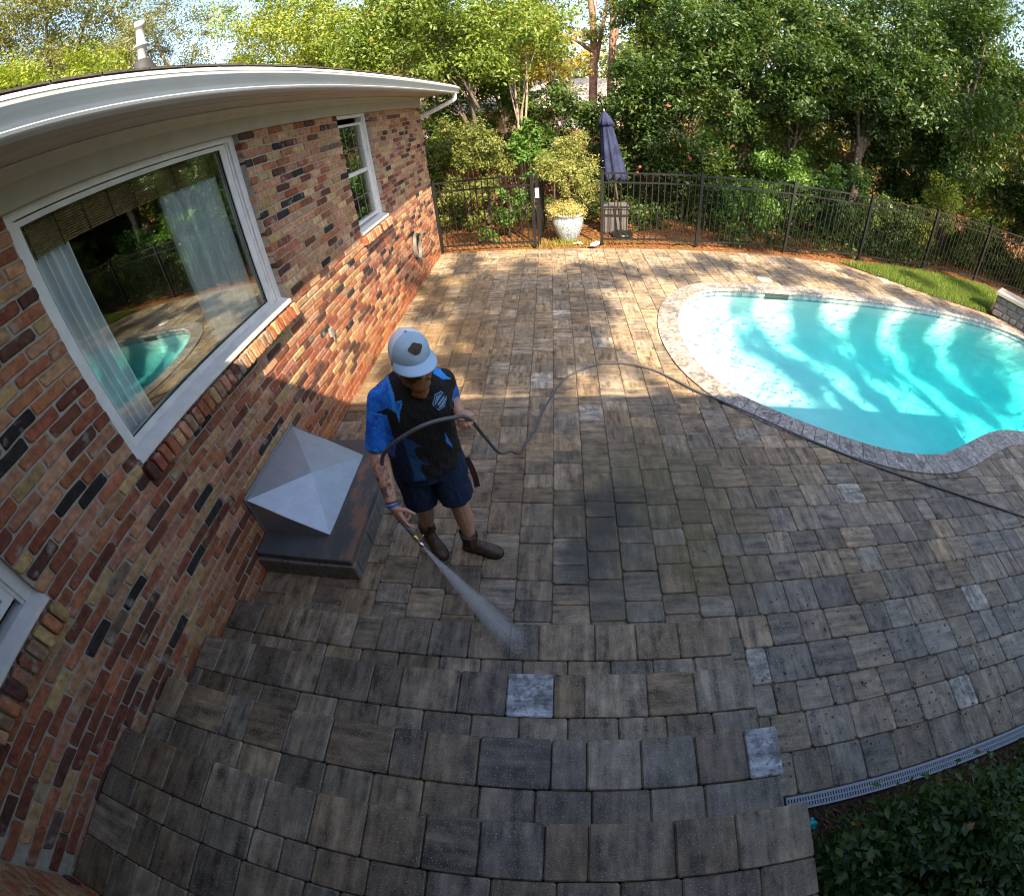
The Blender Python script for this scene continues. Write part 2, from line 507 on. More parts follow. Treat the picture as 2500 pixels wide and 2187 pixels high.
EDGE = resample([(0, 8.42, 0), (1, 8.375, 0), (3, 8.27, 0), (4.2, 8.24, 0), (6.4, 8.2, 0), (7.3, 8.16, 0), (7.75, 8.05, 0), (8.15, 7.82, 0), (8.6, 7.5, 0), (9.0, 7.15, 0), (9.4, 6.9, 0), (10.0, 6.68, 0),
                 (10.67, 6.40, 0), (11.2, 6.0, 0), (11.75, 5.2, 0), (12.0, 4.2, 0), (12.4, 3.2, 0), (12.4, 0.13, 0)], 0.2)
PATIO = [Vector((p.x, p.y, 0)) for p in EDGE] + [Vector((0, 0.13, 0))]

def sheet(name, outer, hole, z, m, kind='structure', parent=None):
    """flat sheet with an optional hole"""
    bm = bmesh.new()
    def loop(P):
        vs = [bm.verts.new((p[0], p[1], z)) for p in P]
        return [bm.edges.new((vs[i], vs[(i+1) % len(vs)])) for i in range(len(vs))]
    es = loop(outer) + (loop(hole) if hole else [])
    bmesh.ops.triangle_fill(bm, use_beauty=True, use_dissolve=False, edges=es)
    for f in bm.faces:
        if f.normal.z < 0: f.normal_flip()
    me = D.meshes.new(name); bm.to_mesh(me); bm.free(); me.materials.append(m)
    o = link(name, me, parent)
    if kind: o['kind'] = kind
    return o
HOLE = [p + n*0.10 for p, n in zip(POOL, PN)]
ground = sheet('ground', [(-70, -40), (90, -40), (90, 110), (-70, 110)], HOLE, -0.035, GROUND)
patio = sheet('patio', PATIO, HOLE, -0.012, SAND)

# ---------------------------------------------------------------- paver pieces
PAL = [(0.20, 0.162, 0.12), (0.23, 0.193, 0.15), (0.17, 0.14, 0.106), (0.255, 0.20, 0.14), (0.15, 0.128, 0.106), (0.205, 0.183, 0.158), (0.26, 0.222, 0.178), (0.195, 0.15, 0.103)]
def paver_col(rare=True):
    c = list(rnd.choice(PAL)); k = rnd.uniform(0.82, 1.15)
    if rare and rnd.random() < 0.012: c = [0.36, 0.345, 0.33]
    return (c[0]*k*1.12, c[1]*k, c[2]*k*0.82, rnd.random())
def ring8(w, l, cr):
    x, y = w/2, l/2
    return [(x-cr, -y), (x, -y+cr), (x, y-cr), (x-cr, y), (-x+cr, y), (-x, y-cr), (-x, -y+cr), (-x+cr, -y)]
def slab_geo(poly, th, bev, top=0.0):
    """bevelled slab from a polygon (ccw, local), top at z=top"""
    n = len(poly); cx = sum(p[0] for p in poly)/n; cyy = sum(p[1] for p in poly)/n
    def ins(d):
        out = []
        for p in poly:
            v = Vector((p[0]-cx, p[1]-cyy)); L = v.length
            v = v*max(0.2, (L-d*1.3)/L) if L > 1e-6 else v
            out.append((cx+v.x, cyy+v.y))
        return out
    vs = [(x, y, top-th) for x, y in poly] + [(x, y, top-bev) for x, y in poly] + [(x, y, top) for x, y in ins(bev)]
    fs = []
    for r in (0, 1):
        for k in range(n): fs.append((r*n+k, r*n+(k+1) % n, (r+1)*n+(k+1) % n, (r+1)*n+k))
    fs.append(tuple(range(2*n, 3*n)))
    return vs, fs
_slab_cache = {}
def slab_mesh(w, l, th, m, cr=0.016, bev=0.006, name='paver'):
    key = (round(w, 3), round(l, 3), round(th, 3), m.name, cr)
    if key not in _slab_cache:
        vs, fs = slab_geo(ring8(key[0], key[1], cr), th, bev)
        me = D.meshes.new(name); me.from_pydata(vs, [], fs); me.materials.append(m); me.update()
        _slab_cache[key] = me
    return _slab_cache[key]

def near_on(P, x, y, closed):
    best = None; n = len(P)
    for i in range(n if closed else n-1):
        a, b = P[i], P[(i+1) % n]
        dx, dy = b.x-a.x, b.y-a.y; L = dx*dx+dy*dy
        t = max(0, min(1, ((x-a.x)*dx+(y-a.y)*dy)/L)) if L else 0
        qx, qy = a.x+dx*t, a.y+dy*t; d = (qx-x)**2+(qy-y)**2
        if best is None or d < best[0]: best = (d, qx, qy, dx/math.sqrt(L), dy/math.sqrt(L))
    return best
def clip(poly, px, py, nx, ny):
    """keep the side where (p-P).n <= 0"""
    out = []; m = len(poly)
    for i in range(m):
        a, b = poly[i], poly[(i+1) % m]
        da = (a[0]-px)*nx+(a[1]-py)*ny; db = (b[0]-px)*nx+(b[1]-py)*ny
        if da <= 0: out.append(a)
        if (da < 0 < db) or (db < 0 < da):
            t = da/(da-db); out.append((a[0]+(b[0]-a[0])*t, a[1]+(b[1]-a[1])*t))
    return out

PIECES = []      # (cx, cy, w, l, clipped polygon or None)
def lay(x0, x1, y0, y1, along, unit, rowfn, lens_):
    """strips of width unit across, pieces of random length along ('y' = strips run along y)"""
    u = x0 if along == 'y' else y0; U = x1 if along == 'y' else y1; k = 0
    while u < U-0.05:
        w = min(rowfn(k), U-u); k += 1
        v = (y0 if along == 'y' else x0); V = (y1 if along == 'y' else x1)
        first = True
        while v < V-0.03:
            L = rnd.choice(lens_)
            if first: L *= rnd.uniform(0.4, 1); first = False
            if V-v-L < 0.08: L = V-v
            if along == 'y': PIECES.append((u+w/2, v+L/2, w, L))
            else: PIECES.append((v+L/2, u+w/2, L, w))
            v += L
        u += w
# strips: left field runs away from the steps, right field runs across, a border course lies along the drain
lay(0.0, 3.27, 1.10, 8.5, 'y', 0.235, lambda k: (0.235, 0.235, 0.225, 0.24)[k % 4], (0.15, 0.15, 0.225, 0.225, 0.30))
lay(3.27, 12.4, 0.375, 2.80, 'x', 0.22, lambda k: (0.22, 0.19, 0.235, 0.22, 0.24)[k % 5], (0.15, 0.20, 0.225, 0.225, 0.30, 0.30))
lay(3.27, 12.4, 2.80, 8.5, 'y', 0.225, lambda k: (0.225, 0.235, 0.24)[k % 3], (0.15, 0.225, 0.225, 0.30, 0.30))
lay(3.13, 12.4, 0.137, 0.375, 'x', 0.238, lambda k: 0.238, (0.15, 0.20, 0.225, 0.30))
lay(3.13, 3.27, 0.375, 1.10, 'y', 0.14, lambda k: 0.14, (0.15, 0.225))

def dist_cam(x, y, z=0): return (x-CAM_C.x)**2+(y-CAM_C.y)**2+(z-CAM_C.z)**2
def on_cam(x, y, z=0.0):
    d = Vector((x, y, z))-CAM_C
    a, b, e = d.dot(CAM_R), d.dot(CAM_U), d.dot(CAM_F)
    h = math.hypot(a, b); th = math.atan2(h, e)
    r = 1097.06*(th+0.0651*th**3-0.0042*th**5)
    return 1250+r*a/max(h, 1e-6), 1093.5-r*b/max(h, 1e-6)
final = []
for (x, y, w, l) in PIECES:
    g = 0.003
    cr_ = 0.008 if (x < 3.3 and y > 2.6) or y > 3.5 else 0.016
    poly = [(x+a, y+b) for a, b in ring8(w-g, l-g, cr_)]
    clipped = False
    if y > 7.6 or x > 7.0:
        e = near_on(EDGE, x, y, False)
        if not poly_in(x, y, PATIO) and e[0] > 0.16**2: continue
        if e[0] < 0.3**2:
            poly = clip(poly, e[1], e[2], -e[4], e[3]); clipped = True
    if 3.0 < x < 12 and 2.0 < y < 7.2:
        if poly_in(x, y, POOL): continue
        e = near_on(POOL_OUT, x, y, True)
        if e[0] < 0.32**2:
            poly = clip(poly, e[1]-e[4]*0.0, e[2]+e[3]*0.0, -e[4], e[3]); clipped = True
            if poly_in(x, y, POOL_OUT) and e[0] > 0.15**2: continue
    if len(poly) < 3: continue
    area = abs(sum(poly[i][0]*poly[i-1][1]-poly[i-1][0]*poly[i][1] for i in range(len(poly))))/2
    if area < 0.0025: continue
    u, v = on_cam(x, y)
    seen = -60 < u < 2560 and -60 < v < 2250
    final.append((not seen, dist_cam(x, y), x, y, w, l, poly if clipped else None))
final.sort(key=lambda t: t[:2])
PITCH = {}
def piece_pose():
    return rnd.uniform(-0.006, 0.006), rnd.uniform(-0.006, 0.006), rnd.uniform(-0.006, 0.006)
stuffmb = MB(); cnt = 0
for (_, d, x, y, w, l, poly) in final:
    dz = rnd.uniform(-0.003, 0.003)
    if cnt < 299 and not _:
        if poly:
            vs, fs = slab_geo([(a-x, b-y) for a, b in poly], 0.03, 0.006)
            me = D.meshes.new('paver'); me.from_pydata(vs, [], fs); me.materials.append(PAVER_O)
        else:
            me = slab_mesh(w-0.001, l-0.001, 0.03, PAVER_O, 0.008 if (x < 3.3 and y > 2.6) or y > 3.5 else 0.016)
        o = link('paver', me, patio, (x, y, dz), piece_pose())
        o.color = paver_col(); cnt += 1
    else:
        q = poly or [(x+a, y+b) for a, b in ring8(w-0.003, l-0.003, 0.008 if y > 3.5 else 0.014)]
        vs, fs = slab_geo(q, 0.03, 0.006, dz)
        stuffmb.add(vs, fs, 0, paver_col())
so = stuffmb.build('paver', PAVER_A, patio); so['kind'] = 'stuff'

# ---------------------------------------------------------------- pool: basin, tiles, coping, water
pool = thing('pool', (7.2, 4.6, 0), 'freeform swimming pool of turquoise water with a stone coping', 'pool')
WLEV = -0.10
def depth(x, y):
    t = max(0, min(1, (x-4.5)/4.2)); q = max(0, min(1, (x-3.75)/0.9)); q = q*q*(3-2*q)
    return -(0.125 + 0.33*q + 0.62*t)
PC = Vector((7.0, 4.5, 0))
def fan(zfun, steps=(1, 0.97, 0.85, 0.7, 0.5, 0.3, 0.12), off=0.0, bowl=False, sink=0.0):
    vs = []; fs = []
    for s in steps:
        for p, n in zip(POOL, PN):
            q = PC + (p + n*off - PC)*s
            z = zfun(q.x, q.y)
            if bowl: z = WLEV-0.012 + (z-WLEV+0.012)*(0.42+0.58*min(1, max(0, (1-s)/0.26))**0.6)-sink
            vs.append((q.x, q.y, z))
    for k in range(len(steps)-1):
        for i in range(NP):
            fs.append((k*NP+i, k*NP+(i+1) % NP, (k+1)*NP+(i+1) % NP, (k+1)*NP+i))
    c = len(vs); vs.append((PC.x, PC.y, zfun(PC.x, PC.y)-sink))
    k = len(steps)-1
    for i in range(NP): fs.append((k*NP+i, k*NP+(i+1) % NP, c))
    return vs, fs
mb = MB()
BST = (1, 0.985, 0.96, 0.93, 0.89, 0.85, 0.8, 0.74, 0.62, 0.48, 0.32, 0.15)
vs, fs = fan(depth, BST, 0.0, True)
mb.add(vs, fs, 0, None, True)
top = len(mb.v)
mb.add([(p.x, p.y, -0.03) for p in POOL] + [(p.x, p.y, vs[i][2]) for i, p in enumerate(POOL)], [(i, (i+1) % NP, NP+(i+1) % NP, NP+i) for i in range(NP)])
basin = mb.build('basin', PLASTER, pool)
mb = MB()
vs, fs = fan(lambda x, y: WLEV, (1, 0.8, 0.6, 0.4, 0.2), 0.02)
mb.add(vs, fs)
vb, fb = fan(depth, BST, 0.02, True, 0.05)
mb.add(vb, [tuple(reversed(f)) for f in fb])
b0 = len(vs)
mb.f += [(i, b0+i, b0+(i+1) % NP, (i+1) % NP) for i in range(NP)]; mb.m += [0]*NP; mb.sm += [False]*NP; mb.c += [(1, 1, 1, 1)]*NP
water = mb.build('pool_water', WATER, None); water['kind'] = 'structure'
# shallow entry shelf edge
tp = resample(POOL, 0.15, True); tn = pool_normals(tp)
tme = None
for p, n in zip(tp, tn):
    if tme is None:
        b = MB(); b.box((0, 0, -0.066), (0.012, 0.146, 0.124)); tme = b.mesh('tile', TILE)
    pp = p - n*0.004
    if pp.x < 4.05: continue
    o = link('tile', tme, basin, (pp.x-7.2, pp.y-4.6, 0), (0, 0, math.atan2(n.y, n.x)))
    o.color = (1, 1, 1, rnd.random())
cp = resample(POOL, 0.118, True); cn = pool_normals(cp)
for i, (p, n) in enumerate(zip(cp, cn)):
    a = (cp[i-1]+p)/2; b = (p+cp[(i+1) % len(cp)])/2
    na = (cn[i-1]+n).normalized(); nb = (n+cn[(i+1) % len(cp)]).normalized()
    g = (b-a).normalized()*0.0025
    i0, i1 = a-na*0.035+g, b-nb*0.035-g; o1, o0 = b+nb*CW-g, a+na*CW+g
    m0, m1 = a-na*0.02+g, b-nb*0.02-g
    vs = [(v.x-7.2, v.y-4.6, z) for v, z in ((i0, -0.03), (i1, -0.03), (o1, -0.03), (o0, -0.03), (i0, -0.006), (i1, -0.006), (m0, 0.014), (m1, 0.014), (o1, 0.012), (o0, 0.012))]
    fs = [(0, 1, 5, 4), (4, 5, 7, 6), (6, 7, 8, 9), (3, 9, 8, 2), (0, 4, 6, 9, 3), (1, 2, 8, 7, 5)]
    me = D.meshes.new('coping_stone'); me.from_pydata(vs, [], fs); me.materials.append(COPING)
    o = link('coping_stone', me, pool)
    k = rnd.uniform(0.8, 1.2); o.color = (0.27*k, 0.24*k, 0.21*k, rnd.random())
# skimmer lid
mb = MB(); mb.lathe([(0.0, 0.012), (0.10, 0.012), (0.105, 0.009), (0.13, 0.009), (0.135, 0.003), (0.135, -0.02)], (0, 0, 0), 28)
o = mb.build('skimmer_lid', simple('cream_plastic', (0.62, 0.56, 0.45), 0.5)); o.location = (5.61, 6.87, 0)
tag(o, 'round cream skimmer lid set in the pavers behind the pool', 'lid')
# weir slot of the skimmer in the far pool wall
mb = MB(); mb.box((5.62, 6.352, -0.075), (0.42, 0.012, 0.11))
mb.build('skimmer_slot', simple('dark_slot', (0.03, 0.05, 0.05), 0.4), pool)

# ================================================================ steps
Y1, Y2, Y3, Y4 = 1.1446, 0.7999, 0.4353, 0.0697
Z1, Z2, Z3, Z4 = 0.1815, 0.3133, 0.48, 0.626
XR = 3.12
steps = thing('paver_steps', (1.56, 0.5, 0), 'flight of wide grey paver steps coming down along the brick wall', 'steps')
mb = MB()
for (yn, z, yb) in ((Y1, Z1, Y2), (Y2, Z2, Y3), (Y3, Z3, Y4), (Y4, Z4, -0.768)):
    mb.bbox((0.003, yb-0.012 if yb > -0.5 else yb, -0.05), (XR-0.012, yn-0.014, z-0.052))
mb.build('riser_wall', simple('riser_block', (0.17, 0.15, 0.13), 0.9, 0.2, 14, 0.4), steps)
def step_paver(x0, x1, y0, y1, z, col=None, cr=0.009):
    w, l = x1-x0, y1-y0
    me = slab_mesh(w-0.0025, l-0.0025, 0.05, PAVER_O, cr, 0.0065)
    o = link('paver', me, steps, ((x0+x1)/2-1.56, (y0+y1)/2-0.5, z+rnd.uniform(-0.0015, 0.0015)), piece_pose())
    c = col or paver_col(False)
    if not col and rnd.random() < 0.8: c = (c[0]*0.95, c[1]*0.95, c[2]*0.95, (rnd.randrange(7)+rnd.uniform(0.47, 0.98))/7)
    o.color = c
    return o
def row(y0, y1, z, xs, cols=None):
    for i, (a, b) in enumerate(zip(xs, xs[1:])): step_paver(a, b, y0, y1, z, (cols or {}).get(i))
def rand_xs(a, b, ch):
    xs = [a]
    while xs[-1] < b-0.02:
        L = rnd.choice(ch); xs.append(b if b-xs[-1]-L < 0.1 else xs[-1]+L)
    return xs
WHITEP = (0.44, 0.45, 0.46, 0.31)
row(0.921, Y1, Z1, [0.02, 0.26, 0.48, 0.72, 0.95, 1.11, 1.42, 1.65, 1.88, 2.04, 2.35, 2.58, 2.82, XR])
row(Y2-0.02, 0.921, Z1, [0.02, 0.26, 0.55, 0.80, 1.03, 1.26, 1.5, 1.73, 1.96, 2.2, 2.43, 2.66, 2.89, XR])
row(0.573, Y2, Z2, [0.02, 0.18, 0.41, 0.66, 0.88, 1.19, 1.35, 1.66, 1.9, 2.13, 2.28, 2.59, 2.83, XR+0.02], {8: WHITEP})
row(Y3-0.02, 0.573, Z2, [0.02, 0.10, 0.34, 0.56, 0.8, 1.03, 1.27, 1.5, 1.74, 1.97, 2.2, 2.44, 2.67, 2.9, XR])
row(0.211, Y3, Z3, [0.02, 0.185, 0.505, 0.66, 0.89, 1.12, 1.43, 1.58, 1.82, 2.13, 2.28, 2.51, 2.75, 2.98, XR+0.02], {13: (0.42, 0.42, 0.43, 0.77)})
row(Y4-0.02, 0.211, Z3, [0.02, 0.21, 0.44, 0.67, 0.9, 1.14, 1.37, 1.6, 1.84, 2.07, 2.3, 2.54, 2.77, XR])
row(-0.154, Y4, Z4, [0.02, 0.19, 0.41, 0.65, 0.96, 1.2, 1.43, 1.67, 1.88, 2.12, 2.28, 2.6, 2.84, XR+0.03])
ya_ = -0.154
for dy in (0.15, 0.225, 0.24):
    row(max(-0.765, ya_-dy), ya_, Z4, rand_xs(0.02, XR+0.03, (0.15, 0.225, 0.235, 0.30))); ya_ -= dy

# ================================================================ house
H = thing('brick_house', (0, 4, 0), 'house of reclaimed red, tan and black brick with white windows and gutter', 'house')
YC = 8.42; YL = -0.77; ZT = 2.747
OPEN = [(1.2335, 3.14, 1.365, ZT), (4.936, 5.90, 1.385, ZT), (-0.62, 0.38, 1.365, ZT)]
def panels(y0, y1, z0, z1, holes):
    """rectangles that fill the wall round its openings"""
    ys = sorted({y0, y1, *[h[0] for h in holes], *[h[1] for h in holes]})
    out = []
    for a, b in zip(ys, ys[1:]):
        zs = [(z0, z1)]
        for h in holes:
            if h[0] <= a and h[1] >= b:
                zs = [(z0, h[2])] + ([(h[3], z1)] if h[3] < z1-0.001 else [])
        for za, zb in zs: out.append((a, b, za, zb))
    return out
mb = MB()
for (a, b, za, zb) in panels(YL-0.3, YC-0.008, -0.2, 2.95, OPEN):
    mb.bbox((-0.24, a, za), (-0.009, b, zb))
mb.bbox((-8.0, YC-0.25, -0.2), (-0.245, YC-0.008, 2.95))
wall = mb.build('wall', MORTAR, H)

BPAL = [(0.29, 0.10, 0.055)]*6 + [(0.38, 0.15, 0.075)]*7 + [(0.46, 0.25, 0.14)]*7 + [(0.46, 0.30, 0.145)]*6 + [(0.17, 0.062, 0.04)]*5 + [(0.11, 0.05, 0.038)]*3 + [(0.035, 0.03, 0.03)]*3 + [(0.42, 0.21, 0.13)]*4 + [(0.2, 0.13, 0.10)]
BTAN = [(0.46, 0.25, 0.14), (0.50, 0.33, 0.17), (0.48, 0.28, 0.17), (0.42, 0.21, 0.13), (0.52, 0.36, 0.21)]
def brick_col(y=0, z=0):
    c = rnd.choice(BTAN) if z > 1.2 and y > 2.9 and rnd.random() < 0.42 else rnd.choice(BPAL); k = rnd.uniform(0.8, 1.2)  # more tan bricks high up, partly painting in light bounced off the patio
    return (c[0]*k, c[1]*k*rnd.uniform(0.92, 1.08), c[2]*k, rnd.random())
def brick_geo(L, Hh, Dp, seed, face=0.0):
    """worn brick with its face at x=face looking to +x, length along y; rounded and chipped outline"""
    r = random.Random(seed)
    def outline(ins):
        y, z = L/2-ins, Hh/2-ins
        c = [r.uniform(0.003, 0.012) for _ in range(4)]
        j = lambda: r.uniform(-0.0035, 0.0035)
        return [(-y+c[0], -z+j()), (j()*5, -z+j()), (y-c[1], -z+j()), (y+j(), -z+c[1]), (y+j(), z-c[2]), (y-c[2], z+j()), (j()*5, z+j()), (-y+c[3], z+j()), (-y+j(), z-c[3]), (-y+j(), -z+c[0])]
    o = outline(0.0); n = len(o)
    q = [(a*(1-0.007/(L/2)), b*(1-0.006/(Hh/2))) for a, b in o]
    vs = [(face-Dp, a, b) for a, b in o] + [(face-0.006, a, b) for a, b in o] + [(face+r.uniform(-0.002, 0.002), a, b) for a, b in q]
    fs = []
    for k in (0, 1):
        for i in range(n): fs.append((k*n+i, k*n+(i+1) % n, (k+1)*n+(i+1) % n, (k+1)*n+i))
    fs.append(tuple(range(2*n, 3*n)))
    return vs, fs
BV = 7
BM = {}
for kind, L in (('s', 0.2015), ('h', 0.095)):
    for k in range(BV):
        vs, fs = brick_geo(L, 0.0575, 0.085, k+len(kind)*50)
        me = D.meshes.new('brick'); me.from_pydata(vs, [], fs); me.materials.append(BRICK_O); me.update()
        BM[kind, k] = me
PB, PH = 0.2115, 0.0686
bricks = []
ncourse = int((ZT+0.10)/PH)+1
for ci in range(ncourse):
    z = -0.06 + ci*PH + PH/2
    if z > ZT-0.015: break
    y = YL + (0.0 if ci % 2 else PB/2) - rnd.uniform(0, 0.01)
    while y < YC:
        a, b = y, y+0.2015
        y += PB + rnd.uniform(-0.004, 0.004)
        segs = [(max(a, YL), min(b, YC))]
        for h in OPEN:
            if h[2]-0.125 < z < h[3]+0.02:
                low = z < h[2]
                h0, h1 = h[0]-(0.015 if low else 0), h[1]+(0.015 if low else 0)
                ns = []
                for s in segs:
                    if s[1] <= h0 or s[0] >= h1: ns.append(s)
                    else:
                        if s[0] < h0-0.03: ns.append((s[0], h0))
                        if s[1] > h1+0.03: ns.append((h1, s[1]))
                segs = ns
        for s in segs:
            if s[1]-s[0] > 0.03: bricks.append((s[0], s[1], z))
def seen_size(y, z):
    u, v = on_cam(0, y, z)
    if not (-80 < u < 2580 and -80 < v < 2260): return -1
    return 1/dist_cam(0, y, z)
bricks.sort(key=lambda b: -seen_size((b[0]+b[1])/2, b[2])*(b[1]-b[0]))
stuffb = MB()
for i, (a, b, z) in enumerate(bricks):
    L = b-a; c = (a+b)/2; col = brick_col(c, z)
    rx, dx = rnd.uniform(-0.012, 0.012), rnd.uniform(-0.003, 0.004)
    if i < 262:
        kind = 's' if L > 0.14 else 'h'; base = 0.2015 if kind == 's' else 0.095
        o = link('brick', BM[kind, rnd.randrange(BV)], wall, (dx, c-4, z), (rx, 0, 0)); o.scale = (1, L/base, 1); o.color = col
    else:
        vs, fs = brick_geo(L, 0.0575, 0.085, rnd.random(), dx)
        cr, sr = math.cos(rx), math.sin(rx)
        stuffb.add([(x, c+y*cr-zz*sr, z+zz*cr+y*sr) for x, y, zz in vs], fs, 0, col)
so = stuffb.build('brick', BRICK_A, wall); so['kind'] = 'stuff'
# rowlock sill bricks under the windows, sloping outwards
def sill_bricks(y0, y1, zt, singles):
    n = round((y1-y0)/0.068); mbs = MB()
    for i in range(n):
        y = y0 + (i+0.5)*(y1-y0)/n
        vs, fs = brick_geo(0.056, 0.105, 0.16, 900+i, 0.0)
        rot = Matrix.Rotation(R_(-9), 3, 'Y')
        P = [rot @ Vector((x, yy, z)) + Vector((0.052+rnd.uniform(-0.003, 0.003), y, zt-0.062)) for x, yy, z in vs]
        c = brick_col()
        if c[0] < 0.1: c = (0.30, 0.19, 0.12, c[3])
        if singles:
            b = MB(); b.add(P, fs); o = b.build('sill_brick', BRICK_O, wall); o.color = c
        else: mbs.add(P, fs, 0, c)
    if not singles: o = mbs.build('sill_brick', BRICK_A, wall); o['kind'] = 'stuff'
sill_bricks(OPEN[0][0]-0.02, OPEN[0][1]+0.03, OPEN[0][2]-0.005, True)
sill_bricks(OPEN[1][0]-0.03, OPEN[1][1]+0.03, OPEN[1][2]-0.005, True)
sill_bricks(OPEN[2][0], OPEN[2][1]+0.02, OPEN[2][2]-0.005, False)

# windows: outer frame, sash, sill, panes
def bar(mb, a, b, mi=0): mb.bbox([min(x, y) for x, y in zip(a, b)], [max(x, y) for x, y in zip(a, b)], mi)
MUNT = simple('grey_muntin', (0.20, 0.21, 0.21), 0.5)
def window(op, glass, hung):
    y0, y1, z0, z1 = op; g0, g1, h0, h1 = glass
    mb = MB(); xf, xb = -0.058, -0.16
    e = 0.001; cw = 0.062                                   # casing with a small step
    for (a, b) in (((xb, y0-0.02, z0), (xf, y0+cw, z1)), ((xb, y1-cw, z0), (xf, y1+0.02, z1)), ((xb, y0+cw, z1-cw*0.62), (xf, y1-cw, z1)), ((xb, y0+cw, z0), (xf, y1-cw, z0+0.05))): bar(mb, a, b)
    s = 0.02
    for (a, b) in (((xb, y0+cw, z0+0.05), (xf-0.018, y0+cw+s, z1-cw*0.62)), ((xb, y1-cw-s, z0+0.05), (xf-0.018, y1-cw, z1-cw*0.62))): bar(mb, a, b)
    fr = mb.build('window', WHITE, H)
    mb = MB(); xs = -0.085                                   # sash round the glass
    for (a, b) in (((-0.14, y0+cw+s, h0-0.04), (xs, g0, h1+0.03)), ((-0.14, g1, h0-0.04), (xs, y1-cw-s, h1+0.03)), ((-0.14, g0, h1), (xs-0.001, g1, h1+0.03)), ((-0.14, g0, h0-0.04), (xs-0.001, g1, h0))): bar(mb, a, b)
    if hung:
        zm = (h0+h1)/2; bar(mb, (-0.139, g0, zm-0.022), (xs+0.004, g1, zm+0.022))
    mb.build('sash', WHITE, fr)
    mb = MB()                                                # sloping white sill in front of the frame
    P = [(-0.09, z0+0.045), (-0.056, z0+0.052), (0.022, z0+0.028), (0.022, z0+0.0), (-0.09, z0-0.004)]
    n = len(P)
    vs = [(x, y0-0.004, z) for x, z in P] + [(x, y1+0.004, z) for x, z in P]
    mb.add(vs, [(i, (i+1) % n, n+(i+1) % n, n+i) for i in range(n)] + [tuple(reversed(range(n))), tuple(range(n, 2*n))])
    mb.build('sill', WHITE, fr)
    if hung:
        zm = (h0+h1)/2
        for a, b in ((h0, zm-0.022), (zm+0.022, h1)):
            q = MB(); q.bbox((-0.116, g0, a), (-0.112, g1, b)); q.build('pane', GLASS, fr)
            q = MB()
            for k in (1, 2): y = g0+(g1-g0)*k/3; q = MB(); q.bbox((-0.1108, y-0.0045, a), (-0.106, y+0.0045, b)); q.build('glazing_bar', MUNT, fr)
            q = MB(); q.bbox((-0.1105, g0, (a+b)/2-0.0045), (-0.1065, g1, (a+b)/2+0.0045)); q.build('glazing_bar', MUNT, fr)
    else:
        q = MB(); q.bbox((-0.108, g0, h0), (-0.100, g1, h1)); q.build('pane', GLASS, fr)
        q = MB(); t = 0.006
        for lo, hi in (((-0.1, g0, h0), (-0.092, g0+t, h1)), ((-0.1, g1-t, h0), (-0.092, g1, h1)), ((-0.1, g0+t, h0), (-0.092, g1-t, h0+t)), ((-0.1, g0+t, h1-t), (-0.092, g1-t, h1))): q.bbox(lo, hi)
        q.build('gasket', BLACKMETAL, fr)
    return fr
window(OPEN[0], (1.34, 2.985, 1.455, 2.672), False)
window(OPEN[1], (5.06, 5.75, 1.50, 2.615), True)
window(OPEN[2], (-0.5, 0.25, 1.50, 2.64), True)
# rooms behind the glass
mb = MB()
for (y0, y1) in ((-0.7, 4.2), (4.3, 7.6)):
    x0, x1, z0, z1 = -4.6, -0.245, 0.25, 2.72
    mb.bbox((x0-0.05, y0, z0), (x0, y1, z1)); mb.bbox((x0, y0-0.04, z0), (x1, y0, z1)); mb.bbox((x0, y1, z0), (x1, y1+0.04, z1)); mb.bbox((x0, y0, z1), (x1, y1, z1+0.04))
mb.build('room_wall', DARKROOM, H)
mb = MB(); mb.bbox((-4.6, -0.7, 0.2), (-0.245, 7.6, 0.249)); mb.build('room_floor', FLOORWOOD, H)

# eaves: frieze board, soffit, gutter, roof
mb = MB()
mb.bbox((-0.02, YL, ZT+0.002), (0.018, YC+0.02, 2.90)); mb.build('frieze_board', TAUPE, H)
mb = MB()
P = [(0.02, 2.86), (0.03, 2.875), (0.036, 2.895), (0.055, 2.915), (0.06, 2.928), (0.0, 2.928), (0.0, 2.905), (0.02, 2.905)]
n = len(P); vs = [(x, YL, z) for x, z in P] + [(x, YC+0.02, z) for x, z in P]
mb.add(vs, [(i, (i+1) % n, n+(i+1) % n, n+i) for i in range(n)] + [tuple(reversed(range(n))), tuple(range(n, 2*n))]); mb.build('crown_moulding', TAUPE, H)
mb = MB(); mb.bbox((0.0, YL, 2.931), (0.30, 8.86, 2.945)); mb.bbox((0.312, YL, 2.931), (0.53, 8.86, 2.945)); mb.bbox((0.298, YL, 2.935), (0.314, 8.86, 2.94)); mb.bbox((-8, YC-0.1, 2.931), (0.0, 8.86, 2.945))
mb.build('soffit', SOFFIT, H)
GY0, GY1 = -0.15, 8.90
mb = MB()
P = [(0.535, 3.03), (0.535, 2.912), (0.612, 2.912), (0.622, 2.918), (0.626, 2.930), (0.618, 2.938), (0.622, 2.955), (0.640, 2.985), (0.650, 3.005), (0.650, 3.022), (0.640, 3.022), (0.640, 3.008), (0.612, 2.95), (0.605, 2.922), (0.545, 2.922), (0.545, 3.03)]
n = len(P); vs = [(x, GY0, z) for x, z in P] + [(x, GY1, z) for x, z in P]
mb.add(vs, [(i, (i+1) % n, n+(i+1) % n, n+i) for i in range(n)])
cap = [0, 1, 2, 3, 4, 5, 6, 7, 8, 9]
mb.add([(x, GY1, z) for x, z in [P[i] for i in cap]], [tuple(range(len(cap)))]); mb.add([(x, GY0, z) for x, z in [P[i] for i in cap]], [tuple(reversed(range(len(cap))))])
mb.build('gutter', GUTTERM, H)
mb = MB(); vs = [(0.652, GY0, 3.024), (0.545, GY0, 3.078), (0.545, GY0, 3.074), (0.646, GY0, 3.020)]
vs += [(x, GY1, z) for x, y, z in vs]
